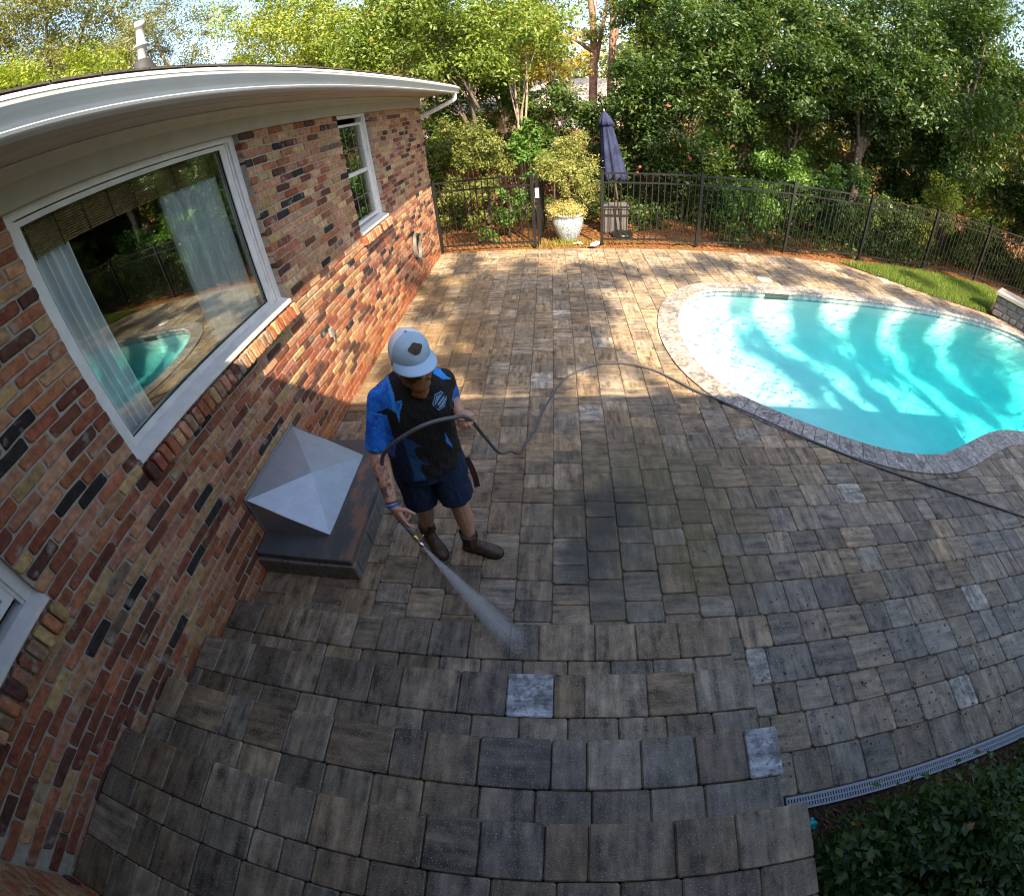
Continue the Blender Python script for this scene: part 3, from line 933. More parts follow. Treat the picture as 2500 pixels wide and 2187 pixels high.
mb.add(vs, [(0, 1, 5, 4), (2, 3, 7, 6), (0, 4, 7, 3), (1, 2, 6, 5), (3, 2, 1, 0), (4, 5, 6, 7)]); mb.build('gutter_guard', GUARD, H)
mb = MB()
xr, zr = -4.6, 3.082+0.333*5.15
vs = [(0.552, GY0-1.2, 3.082), (xr, GY0-1.2, zr), (xr, GY1, zr), (0.552, GY1, 3.082), (0.552, GY0-1.2, 3.06), (xr, GY0-1.2, zr-0.03), (xr, GY1, zr-0.03), (0.552, GY1, 3.06),
      (-9.6, GY0-1.2, 3.1), (-9.6, GY1, 3.1), (-9.6, GY0-1.2, 3.07), (-9.6, GY1, 3.07)]
mb.add(vs, [(0, 3, 2, 1), (4, 5, 6, 7), (0, 4, 7, 3), (3, 7, 6, 2), (1, 2, 9, 8), (5, 10, 11, 6), (2, 6, 11, 9)])
roof = mb.build('roof', SHINGLE, H)
# overlapping shingle courses near the eave
mb = MB()
for k in range(14):
    x = 0.56-k*0.135; z = 3.083+0.333*(0.552-x)
    y = GY0
    while y < GY1:
        w = rnd.uniform(0.22, 0.34); e = min(y+w, GY1)
        q = rnd.uniform(0.004, 0.010)
        mb.add([(x+0.012, y+0.003, z-0.004+q), (x+0.012, e-0.003, z-0.004+q), (x-0.15, e-0.003, z+0.05), (x-0.15, y+0.003, z+0.05), (x+0.012, y+0.003, z-0.006), (x+0.012, e-0.003, z-0.006)], [(0, 1, 2, 3), (4, 5, 1, 0)])
        y = e
o = mb.build('shingle', SHINGLE, roof); o['kind'] = 'stuff'
mb = MB(); mb.bbox((0.50, GY0, 2.946), (0.534, GY1, 3.055)); mb.build('fascia', WHITE, H)
mb = MB()
mb.tube(catmull([(0.585, 8.62, 2.92), (0.585, 8.62, 2.86), (0.56, 8.60, 2.80), (0.30, 8.52, 2.69), (0.03, 8.475, 2.59), (-0.06, 8.47, 2.5), (-0.06, 8.47, 1.4), (-0.06, 8.47, 0.08)], 5), 0.042, 8)
mb.build('downspout', WHITE, H)
mb = MB()
zb = 3.082+0.333*(0.552+0.57)
mb.lathe([(0.12, zb-0.06), (0.075, zb+0.03), (0.062, zb+0.07), (0.05, zb+0.072)], (-0.57, 3.0, 0), 16, 1)
mb.lathe([(0.034, zb+0.03), (0.034, zb+0.16), (0.054, zb+0.172), (0.060, zb+0.178), (0.038, zb+0.20), (0.034, zb+0.205), (0.034, zb+0.32), (0.040, zb+0.322), (0.040, zb+0.365), (0.034, zb+0.365), (0.034, zb+0.30)], (-0.57, 3.0, 0), 18)
for i_, v_ in enumerate(mb.v): h_ = max(0, v_[2]-zb-0.05); mb.v[i_] = (v_[0]+0.075*h_, v_[1]+0.10*h_, v_[2])
mb.build('vent_pipe', [simple('pvc_pipe', (0.50, 0.485, 0.46), 0.5), simple('pipe_boot', (0.03, 0.03, 0.03), 0.7)], roof)

# wing of the same house behind the steps (its eave throws the straight shadow on the patio)
wing = MB(); wing.bbox((-0.2, -1.05, -0.2), (9.6, YL-0.009, 3.66)); wing.build('wing_wall', MORTAR, H)
wb = MB()
for ci in range(54):
    z = -0.06+ci*PH+PH/2; x = 0.012+(0 if ci % 2 else -PB/2)
    while x < 3.6:
        a, b = max(0.012, x), x+0.198
        if b-a > 0.03:
            vs, fs = brick_geo(b-a, 0.0545, 0.03, rnd.random(), rnd.uniform(-0.003, 0.003))
            wb.add([((a+b)/2-yy, YL+xx, z+zz) for xx, yy, zz in vs], fs, 0, brick_col())
        x += PB
o = wb.build('wing_brick', BRICK_A, H); o['kind'] = 'stuff'
mb = MB(); EY, EZ = -0.10, 3.67
vs = [(-1.0, EY, EZ), (10.1, EY, EZ), (10.1, -5, EZ+1.6), (-1.0, -5, EZ+1.6), (-1.0, EY, EZ-0.14), (10.1, EY, EZ-0.14), (10.1, -5, EZ+1.4), (-1.0, -5, EZ+1.4)]
mb.add(vs, [(0, 1, 2, 3), (7, 6, 5, 4), (0, 4, 5, 1), (1, 5, 6, 2), (0, 3, 7, 4), (3, 2, 6, 7)]); mb.build('wing_roof', SHINGLE, H)

# things seen through the big window
def curtain(y0, y1, label, x0=-0.212):
    mb = MB(); n = 84; vs = []; fs = []
    for i in range(n+1):
        t = i/n; y = y0+(y1-y0)*t; x = x0+0.026*math.sin(t*2*math.pi*6.3+0.8*math.sin(t*9))+0.007*math.sin(t*61)
        vs += [(x, y, 0.30), (x, y, 2.71)]
    for i in range(n): fs.append((2*i, 2*i+2, 2*i+3, 2*i+1))
    mb.add(vs, fs, 0, None, True)
    mb.add([(x-0.004, y, z) for x, y, z in vs], [tuple(reversed(f)) for f in fs], 0, None, True)
    return tag(mb.build('curtain', SHEER), label, 'curtain', 'curtains inside the big window')
curtain(1.26, 1.64, 'pale curtain hanging inside the big window at its edge nearest the steps')
curtain(2.40, 3.0, 'pale pleated curtain inside the big window at its edge nearest the small window')
sh = thing('bamboo_shade', (-0.17, 2.1, 2.5), 'woven brown bamboo shade rolled down across the top of the big window', 'window shade')
mb = MB()
for k in range(15): mb.tube([(-0.17+0.004*math.sin(k*1.9), 1.26, 2.70-k*0.0135), (-0.17+0.004*math.sin(k*1.9), 3.06, 2.70-k*0.0135)], 0.0062, 5)
mb.build('reeds', BAMBOO, sh)['kind'] = 'stuff'
CORDM = simple('shade_cord', (0.05, 0.03, 0.015), 0.9)
for k in range(9): mb = MB(); mb.tube([(-0.16, 1.4+k*0.19, 2.71), (-0.158, 1.4+k*0.19, 2.495)], 0.004, 4); mb.build('cord', CORDM, sh)
# ================================================================ sheet-metal hatch on its block base, against the wall
METAL = None
def mk_galv():
    m, nt, out = new_mat('galvanised_sheet')
    p = pos(nt); n = noi(nt, p, 9, 5, 0.65); v = noi(nt, p, 45, 3)
    cc = mix(nt, ramp(nt, n, 0.35, 0.65), (0.37, 0.39, 0.42), (0.43, 0.45, 0.48))
    cc = mix(nt, mth(nt, 'MULTIPLY', ramp(nt, n, 0.62, 0.74), 0.22), cc, (0.22, 0.23, 0.25))
    pbsdf(nt, out, cc, 0.42, bump(nt, v, 0.06, 0.004), 0.75)
    return m
GALV = mk_galv()
def mk_slate():
    m, nt, out = new_mat('slate_slab')
    p = pos(nt); n = noi(nt, vmul(nt, p, (7, 4, 4)), 1.0, 5, 0.65)
    cc = mix(nt, ramp(nt, n, 0.3, 0.7), (0.055, 0.065, 0.075), (0.10, 0.105, 0.11))
    sx = nd(nt, 'ShaderNodeSeparateXYZ', Vector=p).outputs[0]
    rust = mth(nt, 'MULTIPLY', ramp(nt, sx, 0.42, 0.62), ramp(nt, n, 0.50, 0.60))
    cc = mix(nt, mth(nt, 'MULTIPLY', rust, 0.75), cc, (0.24, 0.135, 0.085))
    pbsdf(nt, out, cc, 0.42, bump(nt, n, 0.2, 0.004))
    return m
SLATE = mk_slate()
hatch = thing('metal_hatch', (0.4, 2.2, 0), 'grey sheet metal hood on a dark slab over blocks, against the brick wall', 'hatch')
BX, BY0, BY1, ZS = 0.80, 1.487, 2.765, 0.206
mb = MB(); mb.bbox((0.006, BY0+0.03, -0.01), (BX-0.03, BY1-0.03, ZS-0.052)); mb.build('base_core', MORTAR, hatch)
BLK = simple('base_block', (0.15, 0.14, 0.12), 0.9, 0.25, 16, 0.6, 50)
def blk(lo, hi):
    b = MB(); c = [(p+q)/2 for p, q in zip(lo, hi)]; w, l, h = [q-p for p, q in zip(lo, hi)]
    vs, fs = slab_geo(ring8(w, l, 0.008), h, 0.008, hi[2])
    b.add([(x+c[0], y+c[1], z) for x, y, z in vs], fs); b.build('block', BLK, hatch)
y = BY0
for x0, x1 in ((0.008, 0.26), (0.263, 0.52), (0.523, BX)): blk((x0, BY0, -0.01), (x1, BY0+0.06, ZS-0.052))
ys = [BY0+0.063, 1.80, 2.05, 2.30, 2.53, BY1]
for a, b in zip(ys, ys[1:]): blk((BX-0.06, a, -0.01), (BX, b-0.003, ZS-0.052))
mb = MB(); vs, fs = slab_geo([(0.006, 1.516), (0.79, 1.502), (0.785, 2.742), (0.006, 2.742)], 0.05, 0.004, ZS)
mb.add(vs, fs); mb.build('slab', SLATE, hatch)
mb = MB()
Av, Dv, Bv, Cv = Vector((0.016, 2.525, 0.552)), Vector((0.016, 1.708, 0.552)), Vector((0.562, 2.528, 0.216)), Vector((0.566, 1.705, 0.216))
Pk = (Av+Bv+Cv+Dv)/4 + Vector((0.045, 0, 0.04))
a0, d0 = Vector((0.016, 2.525, 0.207)), Vector((0.016, 1.708, 0.207)); b0_, c0_ = Bv-Vector((0, 0, 0.009)), Cv-Vector((0, 0, 0.009))
mb.add([Av, Bv, Cv, Dv, Pk, a0, b0_, c0_, d0], [(0, 3, 4), (3, 2, 4), (2, 1, 4), (1, 0, 4), (3, 8, 7, 2), (0, 1, 6, 5), (2, 7, 6, 1), (0, 5, 8, 3)])
hood = mb.build('metal_hood', GALV, hatch)
mb = MB()
for p, q in ((Dv, Cv), (Cv, Bv), (Bv, Av)):
    mb.tube([p, q], 0.0035, 5)
mb.bbox((0.003, 1.695, 0.207), (0.014, 1.71, 0.575)); mb.bbox((0.003, 2.524, 0.207), (0.014, 2.539, 0.575)); mb.bbox((0.003, 1.71, 0.553), (0.014, 2.524, 0.575))
mb.build('hemmed_edge', GALV, hatch)

# hose and cable coil on the wall
coil = thing('hose_coil', (0.03, 6.8, 0.65), 'coil of thin grey hose hung on the brick wall below the small window', 'hose coil')
HOSEG = simple('grey_hose', (0.15, 0.145, 0.135), 0.5, 0.15, 9)
mb = MB(); P = []
for k in range(13*26):
    a = 2*math.pi*k/26; c = k/26
    rr = 0.172+0.010*math.sin(c*2.4)+0.006*math.sin(3*a+c)
    P.append((0.024+0.021*(1+math.sin(c*1.9))*1.0+0.003*math.sin(3*a), 6.82+0.010*math.sin(c*1.7)+rr*0.86*math.cos(a), 0.65+0.012*math.cos(c*2.2)+rr*1.12*math.sin(a)))
mb.tube(P, 0.0065, 6)
mb.build('loops', HOSEG, coil)
mb = MB(); mb.tube(catmull([(0.03, 6.9, 0.47), (0.06, 7.02, 0.36), (0.12, 7.05, 0.16), (0.10, 6.75, 0.03), (0.16, 6.45, 0.012), (0.22, 6.38, 0.012)], 6), 0.0065, 6)
mb.tube(catmull([(0.03, 7.0, 0.74), (0.05, 7.25, 0.70), (0.10, 7.45, 0.58), (0.06, 7.35, 0.46), (0.03, 7.1, 0.42)], 6), 0.0065, 6)
mb.build('loose_end', HOSEG, coil)
mb = MB(); mb.bbox((0.004, 6.76, 0.78), (0.075, 6.89, 0.80)); mb.bbox((0.07, 6.76, 0.80), (0.08, 6.89, 0.835)); mb.bbox((0.004, 6.76, 0.80), (0.012, 6.89, 0.90)); mb.build('bracket', BLACKMETAL, coil)
mb = MB(); mb.box((0.012, 3.63, 0.815), (0.03, 0.055, 0.085)); mb.tube([(0.02, 3.63, 0.77), (0.02, 3.63, 0.70)], 0.007, 6)
tag(mb.build('cable_box', simple('grey_box', (0.24, 0.22, 0.20), 0.6), None, (0.012, 3.63, 0.8)), 'small grey cable box on the brick wall between the two windows', 'utility box')

# ================================================================ black pool fence and gate
FZ, FH = 0.0, 1.36
POST_X = [(-0.0, 8.56), (1.80, 8.50), (3.057, 8.56), (4.885, 8.53), (6.75, 8.53), (8.57, 8.53), (10.41, 8.53), (12.13, 8.45), (13.9, 8.2), (15.5, 7.5), (16.6, 6.2)]
pm = MB(); pm.box((0, 0, FH/2+0.01), (0.055, 0.055, FH+0.04)); pm.box((0, 0, FH+0.035), (0.066, 0.066, 0.012)); POSTM = pm.mesh('post', BLACKMETAL)
km = MB(); km.box((0, 0, 0), (0.017, 0.017, 1.27)); PICKM = km.mesh('picket', BLACKMETAL)
fence = thing('pool_fence', (3.057, 8.56, 0), 'long black metal picket fence behind the pool', 'fence')
fence2 = thing('pool_fence', (0.0, 8.56, 0), 'short black metal picket fence between the brick wall corner and the gate', 'fence')
def fence_run(root, pts, close=True):
    for i, (x, y) in enumerate(pts):
        if i < len(pts)-1:
            x2, y2 = pts[i+1]; L = math.hypot(x2-x, y2-y); a = math.atan2(y2-y, x2-x)
            for z in (FH-0.02, FH-0.19, 0.10):
                mb = MB(); mb.box(((x+x2)/2, (y+y2)/2, z), (L-0.056, 0.026, 0.03), Matrix.Rotation(a, 3, 'Z')); mb.build('rail', BLACKMETAL, root)
            n = max(1, round(L/0.112))
            for k in range(1, n):
                t = k/n; link('picket', PICKM, root, (x+(x2-x)*t-root.location.x, y+(y2-y)*t-root.location.y, 0.70), (0, 0, a))
        link('post', POSTM, root, (x-root.location.x, y-root.location.y, 0), (0, 0, 0))
fence_run(fence, POST_X[2:])
fence_run(fence2, POST_X[:2])
gate = thing('pool_gate', (1.885, 8.55, 0), 'black metal picket gate standing open beside the planter', 'gate')
gx0, gy0, gx1, gy1 = 1.885, 8.55, 1.965, 9.70
mb = MB(); a = math.atan2(gy1-gy0, gx1-gx0); L = math.hypot(gx1-gx0, gy1-gy0); rot = Matrix.Rotation(a, 3, 'Z')
for z in (FH-0.02, FH-0.19, 0.10): mb.box(((gx0+gx1)/2, (gy0+gy1)/2, z), (L, 0.03, 0.035), rot)
for (x, y) in ((gx0, gy0), (gx1, gy1)): mb.box((x, y, 0.70), (0.045, 0.045, 1.34), rot)
mb.build('gate_frame', BLACKMETAL, gate)
for k in range(1, 10):
    t = k/10; link('picket', PICKM, gate, ((gx1-gx0)*t, (gy1-gy0)*t, 0.70), (0, 0, a))
mb = MB(); mb.box((1.885, 8.515, 1.02), (0.07, 0.02, 0.18)); mb.build('latch_plate', simple('grey_latch', (0.34, 0.35, 0.36), 0.4), gate)

# ================================================================ planter, umbrella, box
def mk_pot():
    m, nt, out = new_mat('mosaic_pot')
    p = pos(nt); v = nd(nt, 'ShaderNodeTexVoronoi', Vector=p, Scale=30.0, feature='DISTANCE_TO_EDGE')
    cc = mix(nt, ramp(nt, v.outputs[0], 0.05, 0.16), (0.12, 0.18, 0.23), (0.46, 0.48, 0.47))
    pbsdf(nt, out, cc, 0.3, bump(nt, ramp(nt, v.outputs[0], 0.0, 0.12), 0.4, 0.006)); return m
PX, PY = 2.43, 8.86
pot = thing('planter_pot', (PX, PY, 0), 'round white mosaic planter pot standing in the gate opening', 'pot')
mb = MB(); mb.lathe([(0.0, 0.0), (0.155, 0.0), (0.17, 0.02), (0.245, 0.16), (0.298, 0.33), (0.302, 0.40), (0.285, 0.47), (0.268, 0.50), (0.30, 0.525), (0.305, 0.545), (0.295, 0.56), (0.262, 0.555), (0.25, 0.50)], (PX, PY, 0), 36)
mb.build('pot_body', mk_pot(), pot)
mb = MB(); mb.lathe([(0.27, 0.50), (0.262, 0.515), (0.0, 0.53)], (PX, PY, 0), 24); mb.build('potting_soil', SOIL, pot)

def mk_canvas():
    m, nt, out = new_mat('navy_canvas')
    p = pos(nt); n = noi(nt, p, 5, 4); w = noi(nt, p, 260, 2)
    cc = mix(nt, ramp(nt, n, 0.35, 0.65), (0.016, 0.021, 0.056), (0.036, 0.044, 0.092))
    pbsdf(nt, out, cc, 0.9, bump(nt, w, 0.2, 0.003), 0, 0.2); return m
CANV = mk_canvas()
umb = thing('patio_umbrella', (3.40, 9.2, 0), 'closed navy patio umbrella behind the fence', 'umbrella')
tilt = lambda z: Vector((3.40-0.232*(z-0.9)/1.56, 9.2-0.02*(z-0.9), z))
def fold_ring(z, r, n=8, m=6, sharp=0.3, ph=0.0, zj=0.0):
    out = []
    c = tilt(z)
    for k in range(n*m):
        a = 2*math.pi*k/(n*m)+ph; t = (k % m)/m
        f = 1-sharp*abs(math.sin(math.pi*t))**0.8
        out.append(c+Vector((math.cos(a)*r*f, math.sin(a)*r*f*0.85, zj*abs(math.sin(math.pi*t)))))
    return out
mb = MB()
rings = [fold_ring(z, r, sharp=s, zj=q) for z, r, s, q in ((2.40, 0.03, 0.1, 0), (2.2, 0.105, 0.22, 0), (1.95, 0.145, 0.30, 0), (1.7, 0.185, 0.34, 0), (1.45, 0.225, 0.36, 0), (1.25, 0.25, 0.36, 0), (1.12, 0.262, 0.34, 0.06), (1.10, 0.21, 0.34, 0.06), (1.3, 0.08, 0.2, 0))]
mb.loft(rings, cap=True); mb.build('canopy', CANV, umb)
mb = MB(); mb.loft([fold_ring(z, r, sharp=s, ph=0.2) for z, r, s in ((2.43, 0.015, 0.05), (2.36, 0.07, 0.1), (2.27, 0.125, 0.2), (2.175, 0.168, 0.28), (2.17, 0.14, 0.28))], cap=True); mb.build('vent_cap', CANV, umb)
mb = MB(); mb.tube([tilt(2.38), tilt(2.47)], [0.012, 0.008], 8); mb.build('finial', WHITE, umb)
mb = MB(); mb.tube([tilt(0.05), tilt(2.42)], 0.02, 10); mb.build('pole', simple('umbrella_pole', (0.12, 0.09, 0.07), 0.4), umb)
mb = MB(); mb.lathe([(0.0, 0.10), (0.03, 0.10), (0.05, 0.07), (0.20, 0.055), (0.23, 0.03), (0.23, 0.0)], tuple(tilt(0.0)), 24); mb.build('base', BLACKMETAL, umb)
GBM = simple('weathered_grey', (0.095, 0.09, 0.086), 0.9, 0.15, 9, 0.2)
gb = thing('storage_box', (3.42, 9.55, 0), 'weathered grey lidded box under the navy umbrella', 'box')
mb = MB(); mb.bbox((3.17, 9.37, 0.0), (3.67, 9.75, 0.50)); mb.build('box_body', GBM, gb)
for k in range(6): mb = MB(); mb.bbox((3.165+k*0.0848, 9.360, 0.02), (3.165+k*0.0848+0.078, 9.3695, 0.49)); mb.build('plank', GBM, gb)
mb = MB(); vs, fs = slab_geo([(3.14, 9.34), (3.70, 9.34), (3.70, 9.78), (3.14, 9.78)], 0.06, 0.012, 0.562); mb.add(vs, fs); mb.build('lid', GBM, gb)
mb = MB(); mb.box((0, 0, 0), (0.10, 0.36, 0.045), Matrix.Rotation(R_(-7), 3, 'X') @ Matrix.Rotation(R_(-22), 3, 'Z'))
o = mb.build('splash_block', simple('white_block', (0.66, 0.64, 0.60), 0.7)); o.location = (2.93, 8.47, 0.035); tag(o, 'white block lying on the mulch between planter and fence post', 'block')
mb = MB(); mb.ball((2.62, 8.62, 0.012), (0.05, 0.035, 0.022)); mb.ball((2.54, 8.60, 0.01), (0.03, 0.025, 0.018)); mb.ball((2.68, 8.58, 0.008), (0.025, 0.02, 0.014))
o = mb.build('white_pebbles', simple('white_stone', (0.68, 0.66, 0.6), 0.8)); tag(o, 'few white stones on the mulch in front of the planter pot', 'stones', kind='stuff')

# ================================================================ channel drain, block wall, tap handle
drain = thing('channel_drain', (4.4, 0.094, 0), 'grey slotted channel drain along the edge of the pavers', 'drain')
dx0, dx1 = 3.35, 7.35
DG = simple('drain_plastic', (0.27, 0.28, 0.31), 0.5, 0.08, 20)
mb = MB()
mb.bbox((dx0, 0.056, -0.02), (dx1, 0.068, 0.004)); mb.bbox((dx0, 0.088, -0.02), (dx1, 0.097, 0.004)); mb.bbox((dx0, 0.117, -0.02), (dx1, 0.132, 0.004))
n = int((dx1-dx0)/0.017)
for k in range(n):
    x = dx0+k*0.017
    mb.bbox((x, 0.0685, -0.012), (x+0.0095, 0.0875, 0.0032)); mb.bbox((x, 0.0975, -0.012), (x+0.0095, 0.1165, 0.0032))
mb.build('grate', DG, drain)
mb = MB(); mb.bbox((dx0, 0.0565, -0.09), (dx1, 0.1315, -0.085)); mb.build('trough', simple('drain_dark', (0.012, 0.012, 0.012), 0.8), drain)
bw = thing('block_wall', (10.9, 6.3, 0), 'low block wall with a smooth capstone at the far corner of the pool', 'wall')
A0 = Vector((10.70, 6.50, 0)); fd = Vector((0.53, -0.85, 0)).normalized(); bd = Vector((0.85, 0.53, 0)).normalized(); ang = math.atan2(fd.y, fd.x)
WB = simple('wall_block', (0.20, 0.185, 0.165), 0.9, 0.25, 13, 0.7, 40)
rot = Matrix.Rotation(ang, 3, 'Z'); WL, WT = 3.0, 0.42
mb = MB(); c = A0+fd*WL/2+bd*WT/2; mb.box((c.x, c.y, 0.2), (WL-0.06, WT-0.06, 0.41), rot); mb.build('core', MORTAR, bw)
bme = []
for k, w in enumerate((0.16, 0.22, 0.28)):
    vs, fs = slab_geo(ring8(w-0.012, 0.122, 0.028), 0.10, 0.016)
    me = D.meshes.new('block'); me.from_pydata(vs, [], fs); me.materials.append(WB); bme.append((w, me))
def face_blocks(o0, d, L, nrm):
    ex = d; ey = Vector((0, 0, 1)); ez = nrm
    for rI in range(3):
        u = 0.0
        while u < L-0.05:
            w, me = rnd.choice(bme)
            if u+w > L: w, me = bme[0]
            c = o0+d*(u+w/2)+Vector((0, 0, 0.07+rI*0.133))+nrm*0.004
            o = link('block', me, bw); k = rnd.uniform(0.85, 1)
            M = Matrix((ex, ey, ez)).transposed().to_4x4(); M.translation = c-Vector((10.9, 6.3, 0))
            o.matrix_basis = M; u += w
face_blocks(A0, fd, WL, -bd)
face_blocks(A0+bd*WT, -bd, WT, -fd)
mb = MB(); e = 0.05
q = [A0-fd*e-bd*e, A0+fd*(WL+e)-bd*e, A0+fd*(WL+e)+bd*(WT+e), A0-fd*e+bd*(WT+e)]
vs, fs = slab_geo([(v.x, v.y) for v in q], 0.07, 0.02, 0.485); mb.add(vs, fs); mb.build('capstone', simple('capstone', (0.44, 0.38, 0.31), 0.8, 0.1, 8, 0.3), bw)
tapm = simple('turquoise_plastic', (0.0, 0.24, 0.25), 0.4)
tap = thing('garden_tap', (3.42, -0.03, 0), 'turquoise tap handle in the mulch beside the top of the steps', 'tap')
mb = MB(); mb.tube([(3.42, -0.03, -0.02), (3.42, -0.03, 0.10)], 0.011, 8); mb.build('riser_pipe', simple('tap_pipe', (0.1, 0.09, 0.08), 0.5), tap)
mb = MB()
for k in range(5):
    a = 2*math.pi*k/5; mb.ball((3.42+0.022*math.cos(a), -0.03+0.022*math.sin(a), 0.105), (0.014, 0.014, 0.010))
mb.lathe([(0.0, 0.118), (0.02, 0.115), (0.024, 0.10), (0.0, 0.096)], (3.42, -0.03, 0), 12); mb.build('handle', tapm, tap)

# ================================================================ board fence and neighbouring house behind the trees
WOOD = simple('old_fence_wood', (0.17, 0.085, 0.045), 0.9, 0.35, 10, 0.4, 40)
wf = thing('board_fence', (4, 13.4, 0), 'brown wooden board fence behind the shrubs', 'fence')
pk = MB(); pk.box((0, 0, 0.95), (0.138, 0.018, 1.9)); PLANKM = pk.mesh('plank', WOOD)
wy = lambda x: 13.4+0.05*x
for k in range(110):
    x = -4.0+k*0.145; o = link('plank', PLANKM, wf, (x-4, wy(x)-13.4, rnd.uniform(-0.04, 0.04)), (0, 0, 0.05+rnd.uniform(-0.03, 0.03)))
for z in (0.35, 1.05, 1.65):
  mb = MB(); mb.add([(-4.1, wy(-4.1)+0.012, z), (12.1, wy(12.1)+0.012, z), (12.1, wy(12.1)+0.05, z), (-4.1, wy(-4.1)+0.05, z), (-4.1, wy(-4.1)+0.012, z+0.09), (12.1, wy(12.1)+0.012, z+0.09), (12.1, wy(12.1)+0.05, z+0.09), (-4.1, wy(-4.1)+0.05, z+0.09)], [(0, 1, 5, 4), (1, 2, 6, 5), (2, 3, 7, 6), (3, 0, 4, 7), (4, 5, 6, 7), (3, 2, 1, 0)]); mb.build('rail', WOOD, wf)
nh = thing('neighbour_house', (0.5, 24, 0), 'low tan house with a pale roof glimpsed between the trees', 'house')
mb = MB(); mb.bbox((-6.0, 22.6, 0), (5.5, 28, 2.5)); mb.build('wall', simple('tan_siding', (0.40, 0.31, 0.25), 0.8, 0.1, 6), nh)
mb = MB(); mb.add([(-6.6, 22, 2.62), (6.1, 22, 2.62), (6.1, 25.5, 3.9), (-6.6, 25.5, 3.9), (-6.6, 29, 2.62), (6.1, 29, 2.62)], [(0, 1, 2, 3), (3, 2, 5, 4)]); mb.build('roof', simple('pale_roof', (0.40, 0.33, 0.29), 0.9, 0.15, 14, 0.3), nh)
mb = MB(); mb.bbox((-6.6, 21.9, 2.48), (6.1, 21.995, 2.62)); mb.build('gutter', WHITE, nh)
for x in (-4.5, -1.5, 2.6): mb = MB(); mb.bbox((x, 22.55, 0.9), (x+1.2, 22.598, 2.05)); mb.build('window', WHITE, nh)

# ================================================================ pressure hose
def mk_hose():
    return simple('pressure_hose_rubber', (0.085, 0.09, 0.10), 0.45, 0.1, 30)
hp = [(1.30, 1.44, 0.74), (1.26, 1.50, 0.92), (1.28, 1.53, 1.10), (1.36, 1.50, 1.215), (1.46, 1.50, 1.29), (1.56, 1.53, 1.325), (1.645, 1.60, 1.30), (1.715, 1.685, 1.235), (1.745, 1.84, 0.99), (1.775, 2.08, 0.64), (1.80, 2.40, 0.36), (1.825, 2.66, 0.10), (1.86, 2.86, 0.013), (1.94, 3.07, 0.012), (2.03, 3.40, 0.012),
      (2.22, 3.86, 0.012), (2.5, 4.09, 0.012), (2.77, 4.16, 0.012), (3.13, 4.03, 0.014), (3.36, 3.80, 0.024), (3.52, 3.62, 0.028), (3.75, 3.44, 0.022), (3.98, 3.26, 0.015), (4.38, 2.93, 0.015), (5.01, 2.52, 0.012), (5.72, 2.17, 0.012), (6.55, 1.79, 0.012), (7.6, 1.35, 0.012)]
mb = MB(); mb.tube(catmull(hp, 8), 0.0105, 8)
tag(mb.build('pressure_hose', mk_hose(), None, (1.8, 2.8, 0)), 'long grey pressure washer hose running from the man across the pavers past the pool', 'hose')
# ================================================================ foliage made of single leaves
DARK = ((0.018, 0.045, 0.009), (0.078, 0.13, 0.023)); MID = ((0.045, 0.09, 0.015), (0.15, 0.21, 0.03))
YG = ((0.13, 0.20, 0.02), (0.30, 0.33, 0.05)); VAR = ((0.12, 0.155, 0.035), (0.44, 0.43, 0.17)); OLIVE = ((0.09, 0.11, 0.03), (0.24, 0.23, 0.07))
FRESH = ((0.05, 0.12, 0.02), (0.14, 0.25, 0.045)); GOLD = ((0.26, 0.22, 0.04), (0.46, 0.36, 0.08))
def leaf_arrays(C, N, size, rng, wid=0.5, pal=MID, tint=None):
    """C leaf centres (n,3), N normals (n,3): four-corner folded leaves"""
    n = len(C)
    N = N/np.maximum(1e-6, np.linalg.norm(N, axis=1, keepdims=True))
    T = np.cross(N, rng.normal(size=(n, 3))); T /= np.maximum(1e-6, np.linalg.norm(T, axis=1, keepdims=True))
    B = np.cross(N, T); s = (size*rng.uniform(0.65, 1.35, n))[:, None]
    V = np.empty((n, 4, 3))
    V[:, 0] = C-T*s*0.5; V[:, 1] = C+B*s*wid*0.5-T*s*0.05+N*s*0.10; V[:, 2] = C+T*s*0.5-N*s*0.06; V[:, 3] = C-B*s*wid*0.5-T*s*0.05+N*s*0.10
    a, b = np.array(pal[0]), np.array(pal[1])
    t = rng.beta(1.3, 1.6, n)[:, None]
    if tint is not None: t = np.clip(t*0.65+tint[:, None]*0.45, 0, 1)
    col = (a*(1-t)+b*t)*rng.uniform(0.85, 1.15, n)[:, None]
    dead = rng.random(n) < 0.006
    col[dead] = (0.28, 0.13, 0.04)
    return V, col
def leaf_mesh(name, V, col, m):
    n = len(V); me = D.meshes.new(name)
    me.vertices.add(n*4); me.vertices.foreach_set('co', V.reshape(-1).astype(np.float32))
    idx = np.arange(n)[:, None]*4+np.array([[0, 1, 2, 0, 2, 3]])
    me.loops.add(n*6); me.loops.foreach_set('vertex_index', idx.reshape(-1).astype(np.int32))
    me.polygons.add(n*2); me.polygons.foreach_set('loop_start', np.arange(n*2, dtype=np.int32)*3)
    try: me.polygons.foreach_set('loop_total', np.full(n*2, 3, np.int32))
    except Exception: pass
    me.update(calc_edges=True)
    at = me.color_attributes.new('Col', 'FLOAT_COLOR', 'POINT')
    c4 = np.ones((n, 4, 4), np.float32); c4[:, :, :3] = col[:, None, :]
    at.data.foreach_set('color', c4.reshape(-1))
    me.materials.append(m)
    me.validate()
    return me
